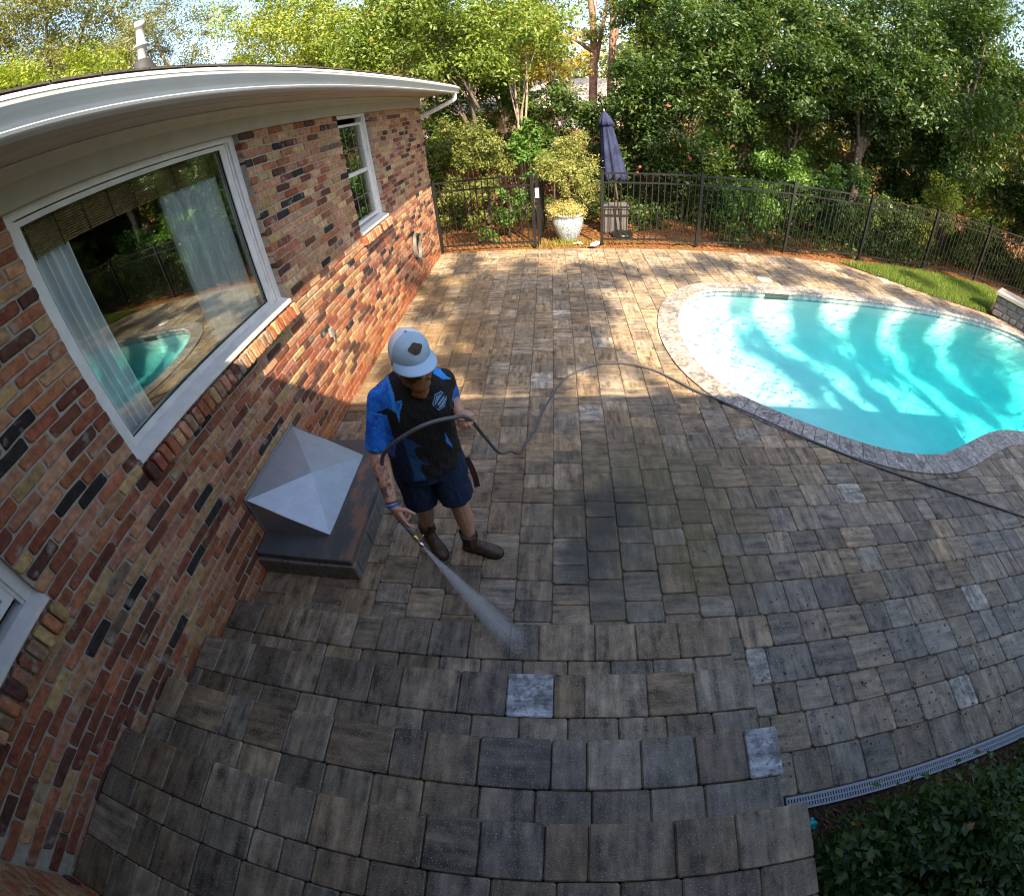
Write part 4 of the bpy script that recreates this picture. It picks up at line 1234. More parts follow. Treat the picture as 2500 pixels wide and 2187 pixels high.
def cloud(rng, c, r, m, rs=(0.28, 0.5)):
    """lumps of a crown: (x, y, z, radius) spread through an ellipsoid"""
    out = []
    for _ in range(m):
        u = rng.normal(size=3); u /= np.linalg.norm(u); k = rng.uniform(0.25, 0.92)**0.6
        p = np.array(c)+u*np.array(r)*k
        out.append((*p, rng.uniform(*rs)*min(r)))
    return out
def leaves_for(rng, blobs, n, size, pal, clumps=9, tight=0.24, flat=0.75, wid=0.5, up=0.55):
    B = np.array(blobs); w = B[:, 3]**2; w = w/w.sum()
    dirs = rng.normal(size=(len(B), clumps, 3)); dirs /= np.linalg.norm(dirs, axis=2, keepdims=True)
    rad = rng.uniform(0.5, 1.0, (len(B), clumps)); tin = np.clip(rng.normal(0.5, 0.28, (len(B), clumps)), 0, 1)
    bi = rng.choice(len(B), n, p=w); ci = rng.integers(0, clumps, n)
    d = dirs[bi, ci]; R = B[bi, 3][:, None]
    off = d*R*rad[bi, ci][:, None]+rng.normal(size=(n, 3))*R*tight*np.array([1, 1, flat])
    C = B[bi, :3]+off
    N = d*0.6+np.array([0, 0, up])+rng.normal(size=(n, 3))*0.55
    return leaf_arrays(C, N, size, rng, wid, pal, tin[bi, ci])
def trunk_mb(base, tops, r0, rng, wob=0.12):
    mb = MB(); base = Vector(base)
    main = tops[0]
    pts = [base.lerp(Vector(main), t)+Vector((rng.normal()*wob*r0*6*math.sin(math.pi*t), rng.normal()*wob*r0*6*math.sin(math.pi*t), 0)) for t in (0, 0.25, 0.5, 0.75, 1)]
    P = catmull(pts, 4); nP = len(P)
    mb.tube(P, [r0*(1.35 if i == 0 else 1)*(1-0.72*i/(nP-1)) for i in range(nP)], 8)
    for t in tops[1:]:
        k = rng.uniform(0.3, 0.75); s = P[int(k*(nP-1))]; e = Vector(t)
        mid = s.lerp(e, 0.5)+Vector((0, 0, 0.12*(e-s).length))
        Q = catmull([s, mid, e], 4); r1 = r0*(1-0.72*k)*0.62
        mb.tube(Q, [r1*(1-0.8*i/(len(Q)-1)) for i in range(len(Q))], 6)
    return mb
def plant(name, cat, label, base, blobs, n, size, pal, seed, m=None, trunk=0.0, bark=None, group=None, part='crown', tpart='trunk', clumps=9, tight=0.24, wid=0.5, tops=7, up=0.55, lean=None, extra_trunks=()):
    rng = np.random.default_rng(seed)
    o = thing(name, base, label, cat, group)
    V, col = leaves_for(rng, blobs, n, size, pal, clumps, tight, 0.8, wid, up)
    V = V-np.array(base)
    link(part, leaf_mesh(part, V.astype(np.float64), col, m or LEAF), o)
    if trunk:
        B = sorted(blobs, key=lambda b: -b[3]); ch = [B[i] for i in rng.permutation(len(B))[:tops]]
        c = np.mean(np.array([b[:3] for b in B]), axis=0)
        first = lean or (c[0], c[1], c[2]+0.2)
        tb = trunk_mb(base, [first]+[b[:3] for b in ch], trunk, rng)
        for (p0, p1, r) in extra_trunks: tb.tube(catmull([p0, Vector(p0).lerp(Vector(p1), 0.5)+Vector((0.06, 0, 0)), p1], 4), [r*(1-0.06*i) for i in range(9)], 7)
        tb.build(tpart, bark or BARK, o)
    return o
def tree(label, base, c, r, nb, n, size, pal, seed, trunk=0.14, **kw):
    rng = np.random.default_rng(seed+1000)
    return plant('tree', 'tree', label, base, cloud(rng, c, r, nb, kw.pop('rs', (0.26, 0.48))), n, size, pal, seed, trunk=trunk, **kw)
def shrub(label, base, c, r, nb, n, size, pal, seed, trunk=0.03, **kw):
    rng = np.random.default_rng(seed+2000)
    return plant(kw.pop('name', 'shrub'), kw.pop('cat', 'shrub'), label, base, cloud(rng, c, r, nb, kw.pop('rs', (0.3, 0.5))), n, size, pal, seed, trunk=trunk, part='foliage', tpart='stem', tops=kw.pop('tops', 5), **kw)

G_T = 'trees round the garden'
# trees seen over the roof and behind the house
tree('bright yellow-green leafy tree rising behind the roof at its left end', (-9.3, 9.0, 0), (-9.3, 9.0, 5.9), (2.4, 2.0, 1.9), 30, 26000, 0.105, YG, 1, group=G_T)
tree('tall olive tree behind the bright tree left of the roof vent pipe', (-14.0, 12.5, 0), (-14.0, 12.5, 9.0), (4.2, 3.5, 3.6), 40, 40000, 0.13, OLIVE, 2, 0.25, group=G_T)
tree('airy olive tree showing beside the roof vent pipe, left of the sky gap', (-9.2, 13.8, 0), (-9.0, 13.6, 7.0), (1.9, 1.9, 2.2), 28, 17000, 0.085, OLIVE, 3, 0.16, group=G_T)
tree('pale feathery tree just right of the sky gap', (-6.8, 16.5, 0), (-6.6, 16.4, 5.6), (2.5, 2.2, 1.7), 26, 17000, 0.09, ((0.13, 0.15, 0.035), (0.30, 0.28, 0.08)), 4, 0.15, group=G_T)
tree('light green broadleaf tree above the middle of the roof edge', (-3.6, 12.6, 0), (-3.6, 12.4, 5.4), (2.6, 2.0, 1.9), 30, 24000, 0.09, YG, 5, 0.15, group=G_T)
tree('green tree with forked trunk beside the end of the gutter', (0.70, 10.6, 0), (-0.7, 11.2, 4.6), (2.2, 1.7, 1.75), 32, 22000, 0.095, ((0.06, 0.115, 0.018), (0.20, 0.26, 0.04)), 6, 0.075, bark=BARK, group=G_T, lean=(0.45, 10.9, 4.4), extra_trunks=(((0.72, 10.6, 2.6), (0.0, 10.7, 4.0), 0.04),))
tree('slender light green tree with thin pale trunk left of the planter shrub', (1.52, 11.4, 0), (1.3, 11.8, 4.7), (1.5, 1.5, 1.7), 24, 13000, 0.09, ((0.09, 0.15, 0.02), (0.24, 0.30, 0.05)), 7, 0.055, bark=BARK_PALE, group=G_T, lean=(1.40, 11.6, 4.2), extra_trunks=(((1.56, 11.4, 1.7), (1.75, 11.5, 4.1), 0.03),))
tree('golden green tree with drooping boughs in front of the pine trunks', (2.5, 15.0, 0), (2.5, 14.8, 4.0), (1.25, 1.0, 1.15), 14, 5200, 0.09, GOLD, 8, 0.06, group=G_T, m=LEAF_SOFT)
for k, (x, y, r, lab) in enumerate(((3.45, 17.0, 0.17, 'left one of two tall pines with orange bark behind the umbrella'), (4.45, 18.0, 0.15, 'right one of two tall pines with orange bark behind the umbrella'))):
    rng = np.random.default_rng(60+k)
    bl = [(x+rng.normal()*1.3, y+rng.normal()*1.0, z, 0.55) for z in (5.0, 5.6, 6.4, 7.2, 8.0, 9.0, 10.0, 10.6, 11.2)]
    plant('pine_tree', 'pine tree', lab, (x, y, 0), bl, 4500, 0.16, OLIVE, 61+k, LEAF_SOFT, r, BARK_PINE, 'tall pines behind the garden', wid=0.22, lean=(x+0.1, y, 11.5))
# evergreen screen on the right
cam_bush = shrub('big dark camellia shrub with a few pink flowers behind the umbrella', (5.15, 10.7, 0), (5.15, 10.75, 2.55), (1.62, 1.0, 2.35), 50, 26000, 0.10, DARK, 9, 0.06, name='camellia', cat='shrub', rs=(0.36, 0.6), tops=8)
mb = MB(); rg = random.Random(5)
for (u, v) in ((1685, 387), (1630, 258), (1562, 408), (1556, 423)):
    d = Vector(CAM_F)*0
    # pick the point on the front of the shrub that this flower sits at
    px, py = u-1250.0, 1093.5-v; rr = math.hypot(px, py); th = rr/1097.06
    for _ in range(6): th = th-(1097.06*(th+0.0651*th**3-0.0042*th**5)-rr)/(1097.06*(1+0.195*th*th))
    w = (CAM_R*px+CAM_U*py)*(math.sin(th)/rr)+CAM_F*math.cos(th)
    p = CAM_C+w*((9.62+0.25*rg.random())/w.y)
    for k in range(7):
        a = 2*math.pi*k/7; mb.ball((p.x+0.017*math.cos(a), p.y-0.01, p.z+0.017*math.sin(a)), (0.017, 0.010, 0.017), None, 6, 4)
    mb.ball(p, (0.02, 0.025, 0.02), None, 6, 4)
mb.build('flowers', simple('camellia_pink', (0.38, 0.03, 0.07), 0.6), cam_bush)['kind'] = 'stuff'
tree('dark glossy evergreen with a forked trunk right of the camellia', (8.0, 11.4, 0), (7.5, 11.3, 4.0), (1.95, 1.4, 2.0), 46, 29000, 0.105, DARK, 10, 0.085, group=G_T, lean=(8.05, 11.3, 4.2), extra_trunks=(((8.05, 11.4, 2.6), (7.35, 11.3, 3.9), 0.07),))
tree('dark evergreen with a leaning brown trunk above the middle of the pool fence', (9.55, 10.7, 0), (9.9, 11.2, 4.2), (2.0, 1.6, 2.1), 46, 29000, 0.105, ((0.022, 0.055, 0.014), (0.075, 0.125, 0.03)), 11, 0.15, group=G_T, lean=(9.95, 11.2, 4.3))
tree('dense dark tree hanging over the right half of the pool fence', (12.7, 10.6, 0), (12.2, 10.4, 4.2), (2.4, 1.8, 2.6), 54, 34000, 0.11, DARK, 12, 0.17, group=G_T)
tree('deep green tree at the far right end of the pool fence', (16.0, 9.0, 0), (15.8, 8.8, 4.0), (2.4, 2.2, 3.3), 44, 20000, 0.12, DARK, 13, 0.18, group=G_T)
tree('mid green tree filling the gap behind the camellia', (6.3, 14.9, 0), (6.3, 14.9, 5.2), (2.6, 1.7, 2.3), 34, 14000, 0.13, MID, 14, 0.15, group=G_T)
tree('sunlit green tree behind the two dark evergreens', (10.2, 14.8, 0), (10.2, 14.8, 5.2), (2.9, 1.8, 2.6), 36, 14000, 0.13, ((0.07, 0.12, 0.02), (0.20, 0.25, 0.04)), 15, 0.16, group=G_T)
tree('tall dark tree behind the dense tree at the right', (15.2, 13.6, 0), (15.2, 13.4, 6.0), (3.2, 2.4, 3.2), 36, 14000, 0.14, DARK, 16, 0.2, group=G_T)
# farther trees
far = [(-4.2, 20.5, 5.6, 3.0, OLIVE, 'hazy olive tree far behind the middle of the roof'), (0.6, 18.8, 4.8, 2.1, YG, 'pale yellow-green tree between the pines and the forked tree'), (8.6, 20.0, 7.6, 4.4, MID, 'tall tree far behind the camellia'),
       (14.2, 18.0, 8.0, 4.6, DARK, 'tall tree far behind the dense right tree'), (-19.5, 19.5, 9.0, 3.6, OLIVE, 'tall pale tree far behind the roof vent pipe')]
for k, (x, y, z, r, pal, lab) in enumerate(far):
    tree(lab, (x, y, 0), (x, y, z), (r, r*0.8, r*0.9), 40, 24000, 0.13, pal, 30+k, 0.17, group=G_T)
# shrubs along the fence
G_S = 'shrubs behind the pool fence'
shrub('broad dusty green shrub by the corner of the brick wall', (0.35, 10.0, 0), (0.25, 10.1, 1.35), (1.05, 0.6, 1.25), 34, 19000, 0.06, ((0.055, 0.085, 0.018), (0.22, 0.24, 0.06)), 40, rs=(0.4, 0.62), group=G_S)
shrub('small bright green shrub behind the short fence', (1.25, 9.35, 0), (1.25, 9.4, 0.62), (0.42, 0.3, 0.5), 12, 2600, 0.055, FRESH, 41, rs=(0.4, 0.6), group=G_S)
shrub('low green seedling at the foot of the short fence', (0.85, 8.95, 0), (0.85, 8.95, 0.2), (0.2, 0.16, 0.2), 8, 700, 0.05, FRESH, 42, rs=(0.4, 0.6), group=G_S, trunk=0.01)
shrub('broad-leaved green shrub between the forked tree and the planter', (1.75, 10.6, 0), (1.75, 10.6, 1.5), (0.5, 0.4, 0.75), 14, 2600, 0.10, FRESH, 43, rs=(0.4, 0.6), group=G_S)
for k, (x, y, z, rx, rz, n, pal, lab) in enumerate(((6.3, 9.75, 0.55, 0.75, 0.6, 3400, FRESH, 'low bright shrub right of the camellia behind the third fence post'), (7.35, 10.1, 1.15, 0.95, 1.0, 6500, FRESH, 'tall bright green whorled shrub in the middle of the fence'),
        (8.6, 9.8, 0.9, 0.8, 0.85, 5200, ((0.035, 0.085, 0.018), (0.10, 0.185, 0.04)), 'rounded mid green shrub right of the tall bright shrub'), (9.9, 9.6, 0.65, 0.8, 0.62, 3800, ((0.04, 0.08, 0.02), (0.13, 0.19, 0.04)), 'low dark shrub under the leaning trunk'),
        (11.3, 9.5, 1.0, 0.75, 1.05, 4800, YG, 'sunlit pale green shrub with arching stems near the right fence posts'), (12.9, 9.5, 0.75, 0.95, 0.75, 4200, MID, 'shaded shrub under the dense tree at the right'), (14.4, 8.6, 0.7, 0.8, 0.8, 3200, MID, 'shaded shrub at the right end of the pool fence'))):
    shrub(lab, (x, y, 0), (x, y, z), (rx, 0.55, rz), 20, n, 0.085, pal, 50+k, rs=(0.38, 0.6), group=G_S, wid=0.46)
U_ = 'undergrowth in front of the board fence'
for k, (x, y, z, rx, rz, n, pal, lab) in enumerate(((-0.9, 11.4, 1.6, 1.2, 1.5, 6500, ((0.03, 0.065, 0.016), (0.12, 0.18, 0.03)), 'dark leafy undergrowth just past the corner of the brick wall'), (0.6, 12.4, 2.5, 1.5, 1.5, 9500, MID, 'loose green undergrowth behind the forked pale trunk'),
        (2.2, 12.0, 1.9, 1.0, 1.2, 6500, ((0.03, 0.07, 0.018), (0.11, 0.17, 0.035)), 'green undergrowth behind the planter shrub'), (3.6, 11.6, 1.5, 0.7, 1.3, 4500, DARK, 'dark undergrowth between planter shrub and umbrella'),
        (6.7, 11.4, 1.6, 0.9, 1.5, 6500, DARK, 'dark undergrowth just right of the camellia'), (8.4, 11.9, 1.4, 1.2, 1.5, 7500, MID, 'green undergrowth round the forked trunk'), (10.6, 11.6, 1.3, 1.3, 1.4, 8000, DARK, 'dark undergrowth behind the sunlit shrub'),
        (12.6, 11.6, 1.6, 1.3, 1.6, 8000, ((0.03, 0.065, 0.016), (0.10, 0.16, 0.03)), 'deep undergrowth below the dense right tree'), (14.6, 10.4, 1.4, 1.4, 1.5, 8000, DARK, 'shaded undergrowth near the right end of the fence'), 
        (13.6, 13.6, 2.2, 1.8, 2.2, 7000, MID, 'tall undergrowth far behind the right fence posts'))):
    shrub(lab, (x, y, 0), (x, y, z), (rx, 0.7, rz), 26, n, 0.10, pal, 150+k, rs=(0.4, 0.62), group=U_, trunk=0.025)
# the planter: a variegated standard with trailing flowers at its foot
ps = plant('planter_shrub', 'shrub', 'yellow variegated shrub on a thin stem growing in the white planter pot', (PX, PY, 0.5),
           [(2.62, 8.86, 1.80, 0.210), (2.42, 8.82, 1.62, 0.252), (2.16, 8.84, 1.47, 0.252), (2.52, 8.80, 1.36, 0.252), (2.80, 8.84, 1.38, 0.227), (1.98, 8.85, 1.42, 0.143), (2.30, 8.8, 1.24, 0.185), (2.72, 8.8, 1.12, 0.185), (2.92, 8.84, 1.05, 0.143), (2.86, 8.80, 0.84, 0.109), (2.70, 8.9, 1.98, 0.118), (2.36, 8.88, 1.86, 0.134), (2.42, 8.8, 1.02, 0.118)],
           7200, 0.055, VAR, 70, LEAF_SOFT, 0.016, BARK, part='foliage', tpart='stem', clumps=12, tight=0.3, wid=0.36, tops=8)
plant('planter_flowers', 'flowers', 'mound of tiny cream and yellow flowers spilling over the rim of the white planter pot', (PX, PY, 0.52),
      [(PX+0.27*math.cos(a), PY+0.24*math.sin(a), 0.60+0.03*math.sin(3*a), 0.11) for a in [2*math.pi*k/11 for k in range(11)]]+[(PX, PY, 0.66, 0.15), (PX+0.1, PY-0.1, 0.68, 0.13), (PX-0.12, PY-0.08, 0.67, 0.13)],
      4200, 0.026, ((0.30, 0.25, 0.04), (0.66, 0.60, 0.34)), 71, LEAF_SOFT, part='foliage', clumps=14, tight=0.4, wid=0.8)
# clipped hedge by the steps
rng = np.random.default_rng(80)
hb = []
for _ in range(230):
    x = rng.uniform(3.34, 7.4); y = rng.uniform(-0.64, -0.13); hb.append((x, y, rng.uniform(0.12, 0.34+0.25*min(1, (x-3.4)/0.8)*(0.4-y)), rng.uniform(0.12, 0.19)))
plant('hedge', 'hedge', 'low leafy green hedge beside the drain and the top of the steps', (5.2, -0.4, 0), hb, 32000, 0.055, ((0.022, 0.05, 0.015), (0.085, 0.14, 0.03)), 81, part='foliage', clumps=10, tight=0.33, wid=0.55)

# woodland that closes the view
rng = np.random.default_rng(90); wbb = []
for k in range(430):
    a = R_(rng.uniform(-72, 88)); d = rng.uniform(27, 40)
    wbb.append((2.15+d*math.sin(a), d*math.cos(a), rng.uniform(0.2, 6.6) if not -42 < math.degrees(a) < -32 else rng.uniform(0.5, 4), rng.uniform(1.2, 2.1)))
V, col = leaves_for(rng, wbb, 110000, 0.42, OLIVE, 10, 0.35)
wl = link('woodland', leaf_mesh('woodland', V, col, LEAF)); tag(wl, 'distant sunlit wood closing the view behind all the trees', 'woodland', kind='stuff')

# the tree over the wing whose crown dapples the patio with shade
def up_sun(gx, gy, h, z=0.0):
    h *= 1.75; return (gx+0.40*h, gy-h, z+h)
SH = [(1.25, 5.9, 0.62, 7.2), (1.95, 5.4, 0.72, 7.8), (2.35, 5.9, 0.50, 8.2), (1.65, 4.7, 0.62, 7.0), (2.2, 4.55, 0.48, 7.6), (1.15, 5.0, 0.35, 6.6), (2.1, 6.5, 0.55, 8.4), (1.35, 6.7, 0.45, 7.7), (2.5, 5.1, 0.30, 7.1), (1.5, 4.1, 0.40, 7.3), (2.1, 4.0, 0.38, 7.9), (1.0, 4.3, 0.25, 6.8),
      (0.35, 5.7, 0.30, 6.3), (0.15, 6.7, 0.4, 7.3), (0.7, 7.4, 0.34, 6.8), (2.65, 7.1, 0.38, 8.0), (3.3, 7.0, 0.30, 7.2), (4.0, 7.05, 0.34, 7.9), (0.25, 4.2, 0.20, 6.5), (1.7, 7.4, 0.30, 7.4), (2.9, 6.5, 0.28, 7.7), (2.75, 5.55, 0.22, 7.3), (0.6, 8.1, 0.3, 7.4),
      (5.0, 7.6, 0.32, 8.0), (5.8, 7.1, 0.32, 7.4), (6.6, 7.6, 0.36, 8.3), (7.3, 7.0, 0.36, 7.0), (8.4, 6.8, 0.34, 7.8), (9.3, 6.6, 0.3, 8.2), (9.6, 7.8, 0.3, 7.3), (11.2, 7.9, 0.4, 7.9), (4.6, 7.3, 0.2, 7.0), (6.2, 7.2, 0.25, 7.7), (7.9, 7.5, 0.25, 7.2)]
rgs = random.Random(3)
# long shaded strips across the water, parallel to the light
for (x0, y0, x1, y1, r) in ((5.25, 6.1, 5.75, 3.4, 0.27), (5.85, 4.6, 6.2, 3.4, 0.22), (6.15, 6.0, 6.55, 5.0, 0.24), (6.75, 5.4, 7.3, 3.3, 0.30), (7.4, 6.1, 7.9, 4.6, 0.32), (8.1, 5.0, 8.6, 3.6, 0.22), (8.7, 6.2, 9.2, 4.8, 0.32), (9.2, 4.9, 9.9, 3.6, 0.28), (9.9, 6.0, 10.6, 4.2, 0.36), (11.2, 6.6, 11.9, 4.2, 0.4)):
    m = 6
    for i in range(m):
        t = i/(m-1); SH.append((x0+(x1-x0)*t+rgs.uniform(-0.2, 0.2), y0+(y1-y0)*t+rgs.uniform(-0.15, 0.15), r*rgs.uniform(0.7, 1.35), rgs.uniform(6.8, 8.6)))
for (x, y, r) in ((4.6, 9.6, 0.6), (5.6, 10.6, 0.7), (7.0, 9.4, 0.5), (8.2, 10.4, 0.8), (9.6, 9.3, 0.5), (10.8, 10.6, 0.8), (12.4, 9.7, 0.9), (13.8, 10.4, 1.0), (14.0, 8.0, 0.9), (12.9, 12.0, 1.0), (7.3, 12.6, 0.8), (10.0, 12.8, 0.9), (0.3, 9.6, 0.4), (15.5, 11, 1.2), (4.2, 11.6, 0.6)):
    SH.append((x, y, r, rgs.uniform(7.5, 9.5)))
for k in range(11): SH.append((5.4+k*0.8+rgs.uniform(-0.2, 0.2), 9.1+rgs.uniform(-0.25, 0.3), rgs.uniform(0.32, 0.5), rgs.uniform(7.0, 9.0)))
SHB = [(*up_sun(x, y, h), r) for x, y, r, h in SH]
sw = np.array([b[3]**2 for b in SHB]).sum()
plant('tree', 'tree', 'broad leafy tree overhanging the wing of the house behind the steps', (12.0, -14.0, 0), SHB, int(2300*sw), 0.14, MID, 95, trunk=0.2, clumps=26, tight=0.2, wid=0.6, tops=9, lean=(8.0, -8.5, 13.0), up=0.3)

rng = np.random.default_rng(96); gcb = []
for _ in range(460):
    x = rng.uniform(3.4, 17); y = rng.uniform(8.75 if x > 5.5 else 9.4, 13.2); gcb.append((x, y, rng.uniform(0.05, 0.34), rng.uniform(0.14, 0.3)))
for _ in range(60): gcb.append((rng.uniform(-0.2, 3.4), rng.uniform(10.0, 12.8), rng.uniform(0.05, 0.3), rng.uniform(0.14, 0.28)))
V, col = leaves_for(rng, gcb, 40000, 0.085, ((0.022, 0.05, 0.012), (0.10, 0.15, 0.03)), 10, 0.4)
tag(link('ground_cover', leaf_mesh('ground_cover', V, col, LEAF)), 'low leafy ground cover on the mulch under the trees behind the fence', 'ground cover', kind='stuff')

# ================================================================ lawn, mulch, litter
LAWN = [(7.95, 8.25), (8.35, 7.86), (8.75, 7.5), (9.1, 7.2), (9.55, 6.95), (10.1, 6.76), (10.62, 6.56), (11.4, 7.05), (12.4, 7.7), (12.35, 8.2), (11.0, 8.4), (9.4, 8.42)]
lawn = sheet('lawn', LAWN, None, -0.02, simple('lawn_soil', (0.07, 0.09, 0.025), 0.95, 0.3, 12), 'structure')
rng = np.random.default_rng(100); n = 16000; P = []
while len(P) < n:
    x, y = rng.uniform(7.9, 12.5), rng.uniform(6.4, 8.45)
    if poly_in(x, y, LAWN): P.append((x, y, 0.0))
P = np.array(P); V = np.empty((n, 4, 3)); ang = rng.uniform(0, 6.28, n); hgt = rng.uniform(0.03, 0.075, n); ln = rng.normal(size=(n, 2))*0.022
dx = np.stack([np.cos(ang), np.sin(ang), 0*ang], 1)*0.004
V[:, 0] = P-dx-[0, 0, .02]; V[:, 1] = P+dx-[0, 0, .02]; V[:, 2] = P+np.c_[ln, hgt]+dx*0.3; V[:, 3] = P+np.c_[ln, hgt]-dx*0.3
t = rng.random(n)[:, None]; col = np.array((0.07, 0.13, 0.02))*(1-t)+np.array((0.24, 0.30, 0.06))*t
tag(link('grass', leaf_mesh('grass', V, col, LEAF)), 'short lawn grass between the pavers and the right part of the pool fence', 'grass', kind='stuff')
def litter(name, label, cat, pts, size, pal, seed, z0=0.006):
    rng = np.random.default_rng(seed); n = len(pts); C = np.c_[np.array(pts), rng.uniform(z0, z0+0.012, n)]
    N = np.c_[rng.normal(size=(n, 2))*0.3, np.ones(n)]
    V, col = leaf_arrays(C, N, size, rng, 0.38, pal)
    return tag(link(name, leaf_mesh(name, V, col, LEAF_SOFT)), label, cat, kind='stuff')
rng = np.random.default_rng(101)
mulch = sheet('mulch_bed', [(3.15, -0.76), (8.5, -0.76), (8.5, 0.052), (3.15, 0.052)], None, -0.03, SOIL)
litter('leaf_litter', 'brown fallen leaves on the mulch below the drain', 'fallen leaves', [(rng.uniform(3.2, 7.4), 0.03-abs(rng.normal())*0.12) for _ in range(2600)], 0.04, ((0.07, 0.035, 0.018), (0.24, 0.13, 0.06)), 102, -0.02)
litter('pine_straw', 'orange brown pine straw and leaves under the pool fence', 'mulch', [(rng.uniform(-0.1, 14.5), rng.uniform(8.42, 11.5)) for _ in range(9000)], 0.075, ((0.16, 0.065, 0.025), (0.50, 0.25, 0.10)), 103, -0.03)
pts = []
while len(pts) < 900:
    x = rng.uniform(2.9, 8.5); y = 0.15+abs(rng.normal())*0.75
    if y < 3 and (x > 3.3 or y > 1.3) and rng.random() < min(1, (x-2.6)/1.6): pts.append((x, y))
litter('leaf_debris', 'scattered dark leaf bits on the pavers near the drain', 'leaf debris', pts, 0.022, ((0.012, 0.01, 0.008), (0.06, 0.035, 0.02)), 104, 0.004)
tuft = [(rng.normal(2.4, 0.5), rng.normal(8.62, 0.08)) for _ in range(500)]
V = np.empty((500, 4, 3)); P = np.c_[np.array(tuft), np.zeros(500)]; a = rng.uniform(0, 6.28, 500); dx = np.stack([np.cos(a), np.sin(a), 0*a], 1)*0.004
tp_ = np.c_[rng.normal(size=(500, 2))*0.05, rng.uniform(0.05, 0.14, 500)]
V[:, 0] = P-dx-[0, 0, .03]; V[:, 1] = P+dx-[0, 0, .03]; V[:, 2] = P+tp_+dx*.2; V[:, 3] = P+tp_-dx*.2
tag(link('grass', leaf_mesh('grass', V, np.tile(np.array((0.28, 0.28, 0.06)), (500, 1)), LEAF)), 'straw coloured grass tufts round the foot of the planter pot', 'grass', kind='stuff')
# ================================================================ the man with the pressure washer
man = thing('person', (1.40, 1.80, 0), 'man in a pale blue cap, black and blue shirt and navy shorts washing the pavers', 'person')
def mk_skin():
    m, nt, out = new_mat('skin')
    at = nt.nodes.new('ShaderNodeAttribute'); at.attribute_name = 'ink'
    p = pos(nt); n = noi(nt, p, 35, 3)
    cc = mix(nt, ramp(nt, n, 0.3, 0.7), (0.42, 0.225, 0.155), (0.54, 0.31, 0.22))
    cc = mix(nt, mth(nt, 'MULTIPLY', at.outputs['Fac'], 0.85), cc, (0.05, 0.045, 0.05))
    pbsdf(nt, out, cc, 0.5, bump(nt, noi(nt, p, 260, 2), 0.1, 0.002), 0, 0.4); return m
SKIN = mk_skin()
V_ = Vector
Lx = V_((0.912, 0.411, 0)); Fx = V_((0.411, -0.912, 0))
def chain(mb, pts, radii, n=12):
    pts = [V_(p) for p in pts]
    mb.tube(pts, radii, n); mb.ball(pts[0], radii[0], None, 10, 8); mb.ball(pts[-1], radii[-1], None, 10, 8)
    for p, r in zip(pts[1:-1], radii[1:-1]): mb.ball(p, r*0.995, None, 10, 8)
def ell_ring(c, rx, ry, n=28, ax=Lx, ay=Fx, pw=2.3):
    out = []
    for k in range(n):
        a = 2*math.pi*k/n; ca, sa = math.cos(a), math.sin(a)
        out.append(V_(c)+ax*rx*math.copysign(abs(ca)**(2/pw), ca)+ay*ry*math.copysign(abs(sa)**(2/pw), sa))
    return out
TORSO = [((1.40, 1.80, 0.80), 0.165, 0.115), ((1.40, 1.80, 0.90), 0.178, 0.125), ((1.405, 1.79, 1.02), 0.172, 0.128), ((1.415, 1.78, 1.14), 0.178, 0.135), ((1.43, 1.765, 1.28), 0.190, 0.132), ((1.44, 1.75, 1.37), 0.187, 0.115), ((1.447, 1.742, 1.43), 0.155, 0.088), ((1.455, 1.735, 1.47), 0.075, 0.066)]
RSH, REL, RWR = V_((1.297, 1.675, 1.378)), V_((1.235, 1.60, 1.11)), V_((1.30, 1.43, 0.873))
LSH, LEL, LWR = V_((1.598, 1.806, 1.382)), V_((1.56, 1.965, 1.155)), V_((1.65, 1.775, 1.205))
RHIP, RKN, RAN = V_((1.315, 1.77, 0.90)), V_((1.30, 1.79, 0.50)), V_((1.235, 1.865, 0.10))
LHIP, LKN, LAN = V_((1.49, 1.85, 0.90)), V_((1.53, 1.785, 0.50)), V_((1.55, 1.79, 0.10))
HC = V_((1.512, 1.668, 1.60)); hf = V_((0.58, -0.78, -0.17)).normalized()
hs = V_((0, 0, 1)).cross(hf).normalized(); hu = hf.cross(hs).normalized()
HR = Matrix((hs, hf, hu)).transposed()
def hp_(s, f, u): return HC+hs*s+hf*f+hu*u
mb = MB()
mb.loft([ell_ring(c, rx*0.86, ry*0.86) for c, rx, ry in TORSO])
chain(mb, [V_((1.455, 1.738, 1.43)), hp_(0, -0.03, -0.05)], [0.062, 0.056])
mb.ball(hp_(0, -0.014, 0.028), (0.076, 0.090, 0.083), HR, 16, 12)
mb.ball(hp_(0, 0.026, -0.034), (0.063, 0.064, 0.080), HR, 16, 12)
mb.ball(hp_(0, 0.045, -0.088), (0.046, 0.045, 0.034), HR, 12, 8)
chain(mb, [hp_(0, 0.088, 0.012), hp_(0, 0.108, -0.022), hp_(0, 0.112, -0.033)], [0.010, 0.0125, 0.0145])
mb.ball(hp_(0.012, 0.098, -0.038), 0.0095); mb.ball(hp_(-0.012, 0.098, -0.038), 0.0095)
chain(mb, [hp_(-0.038, 0.066, 0.016), hp_(0, 0.077, 0.018), hp_(0.038, 0.066, 0.016)], [0.011, 0.012, 0.011])
for s in (-1, 1):
    mb.ball(hp_(s*0.079, -0.008, -0.012), (0.010, 0.022, 0.032), HR @ Matrix.Rotation(s*0.3, 3, 'Z'), 10, 8)
    mb.ball(hp_(s*0.038, 0.072, -0.03), (0.025, 0.02, 0.022), HR, 10, 8)
chain(mb, [hp_(-0.02, 0.094, -0.068), hp_(0, 0.099, -0.067), hp_(0.02, 0.094, -0.068)], [0.0065, 0.008, 0.0065])
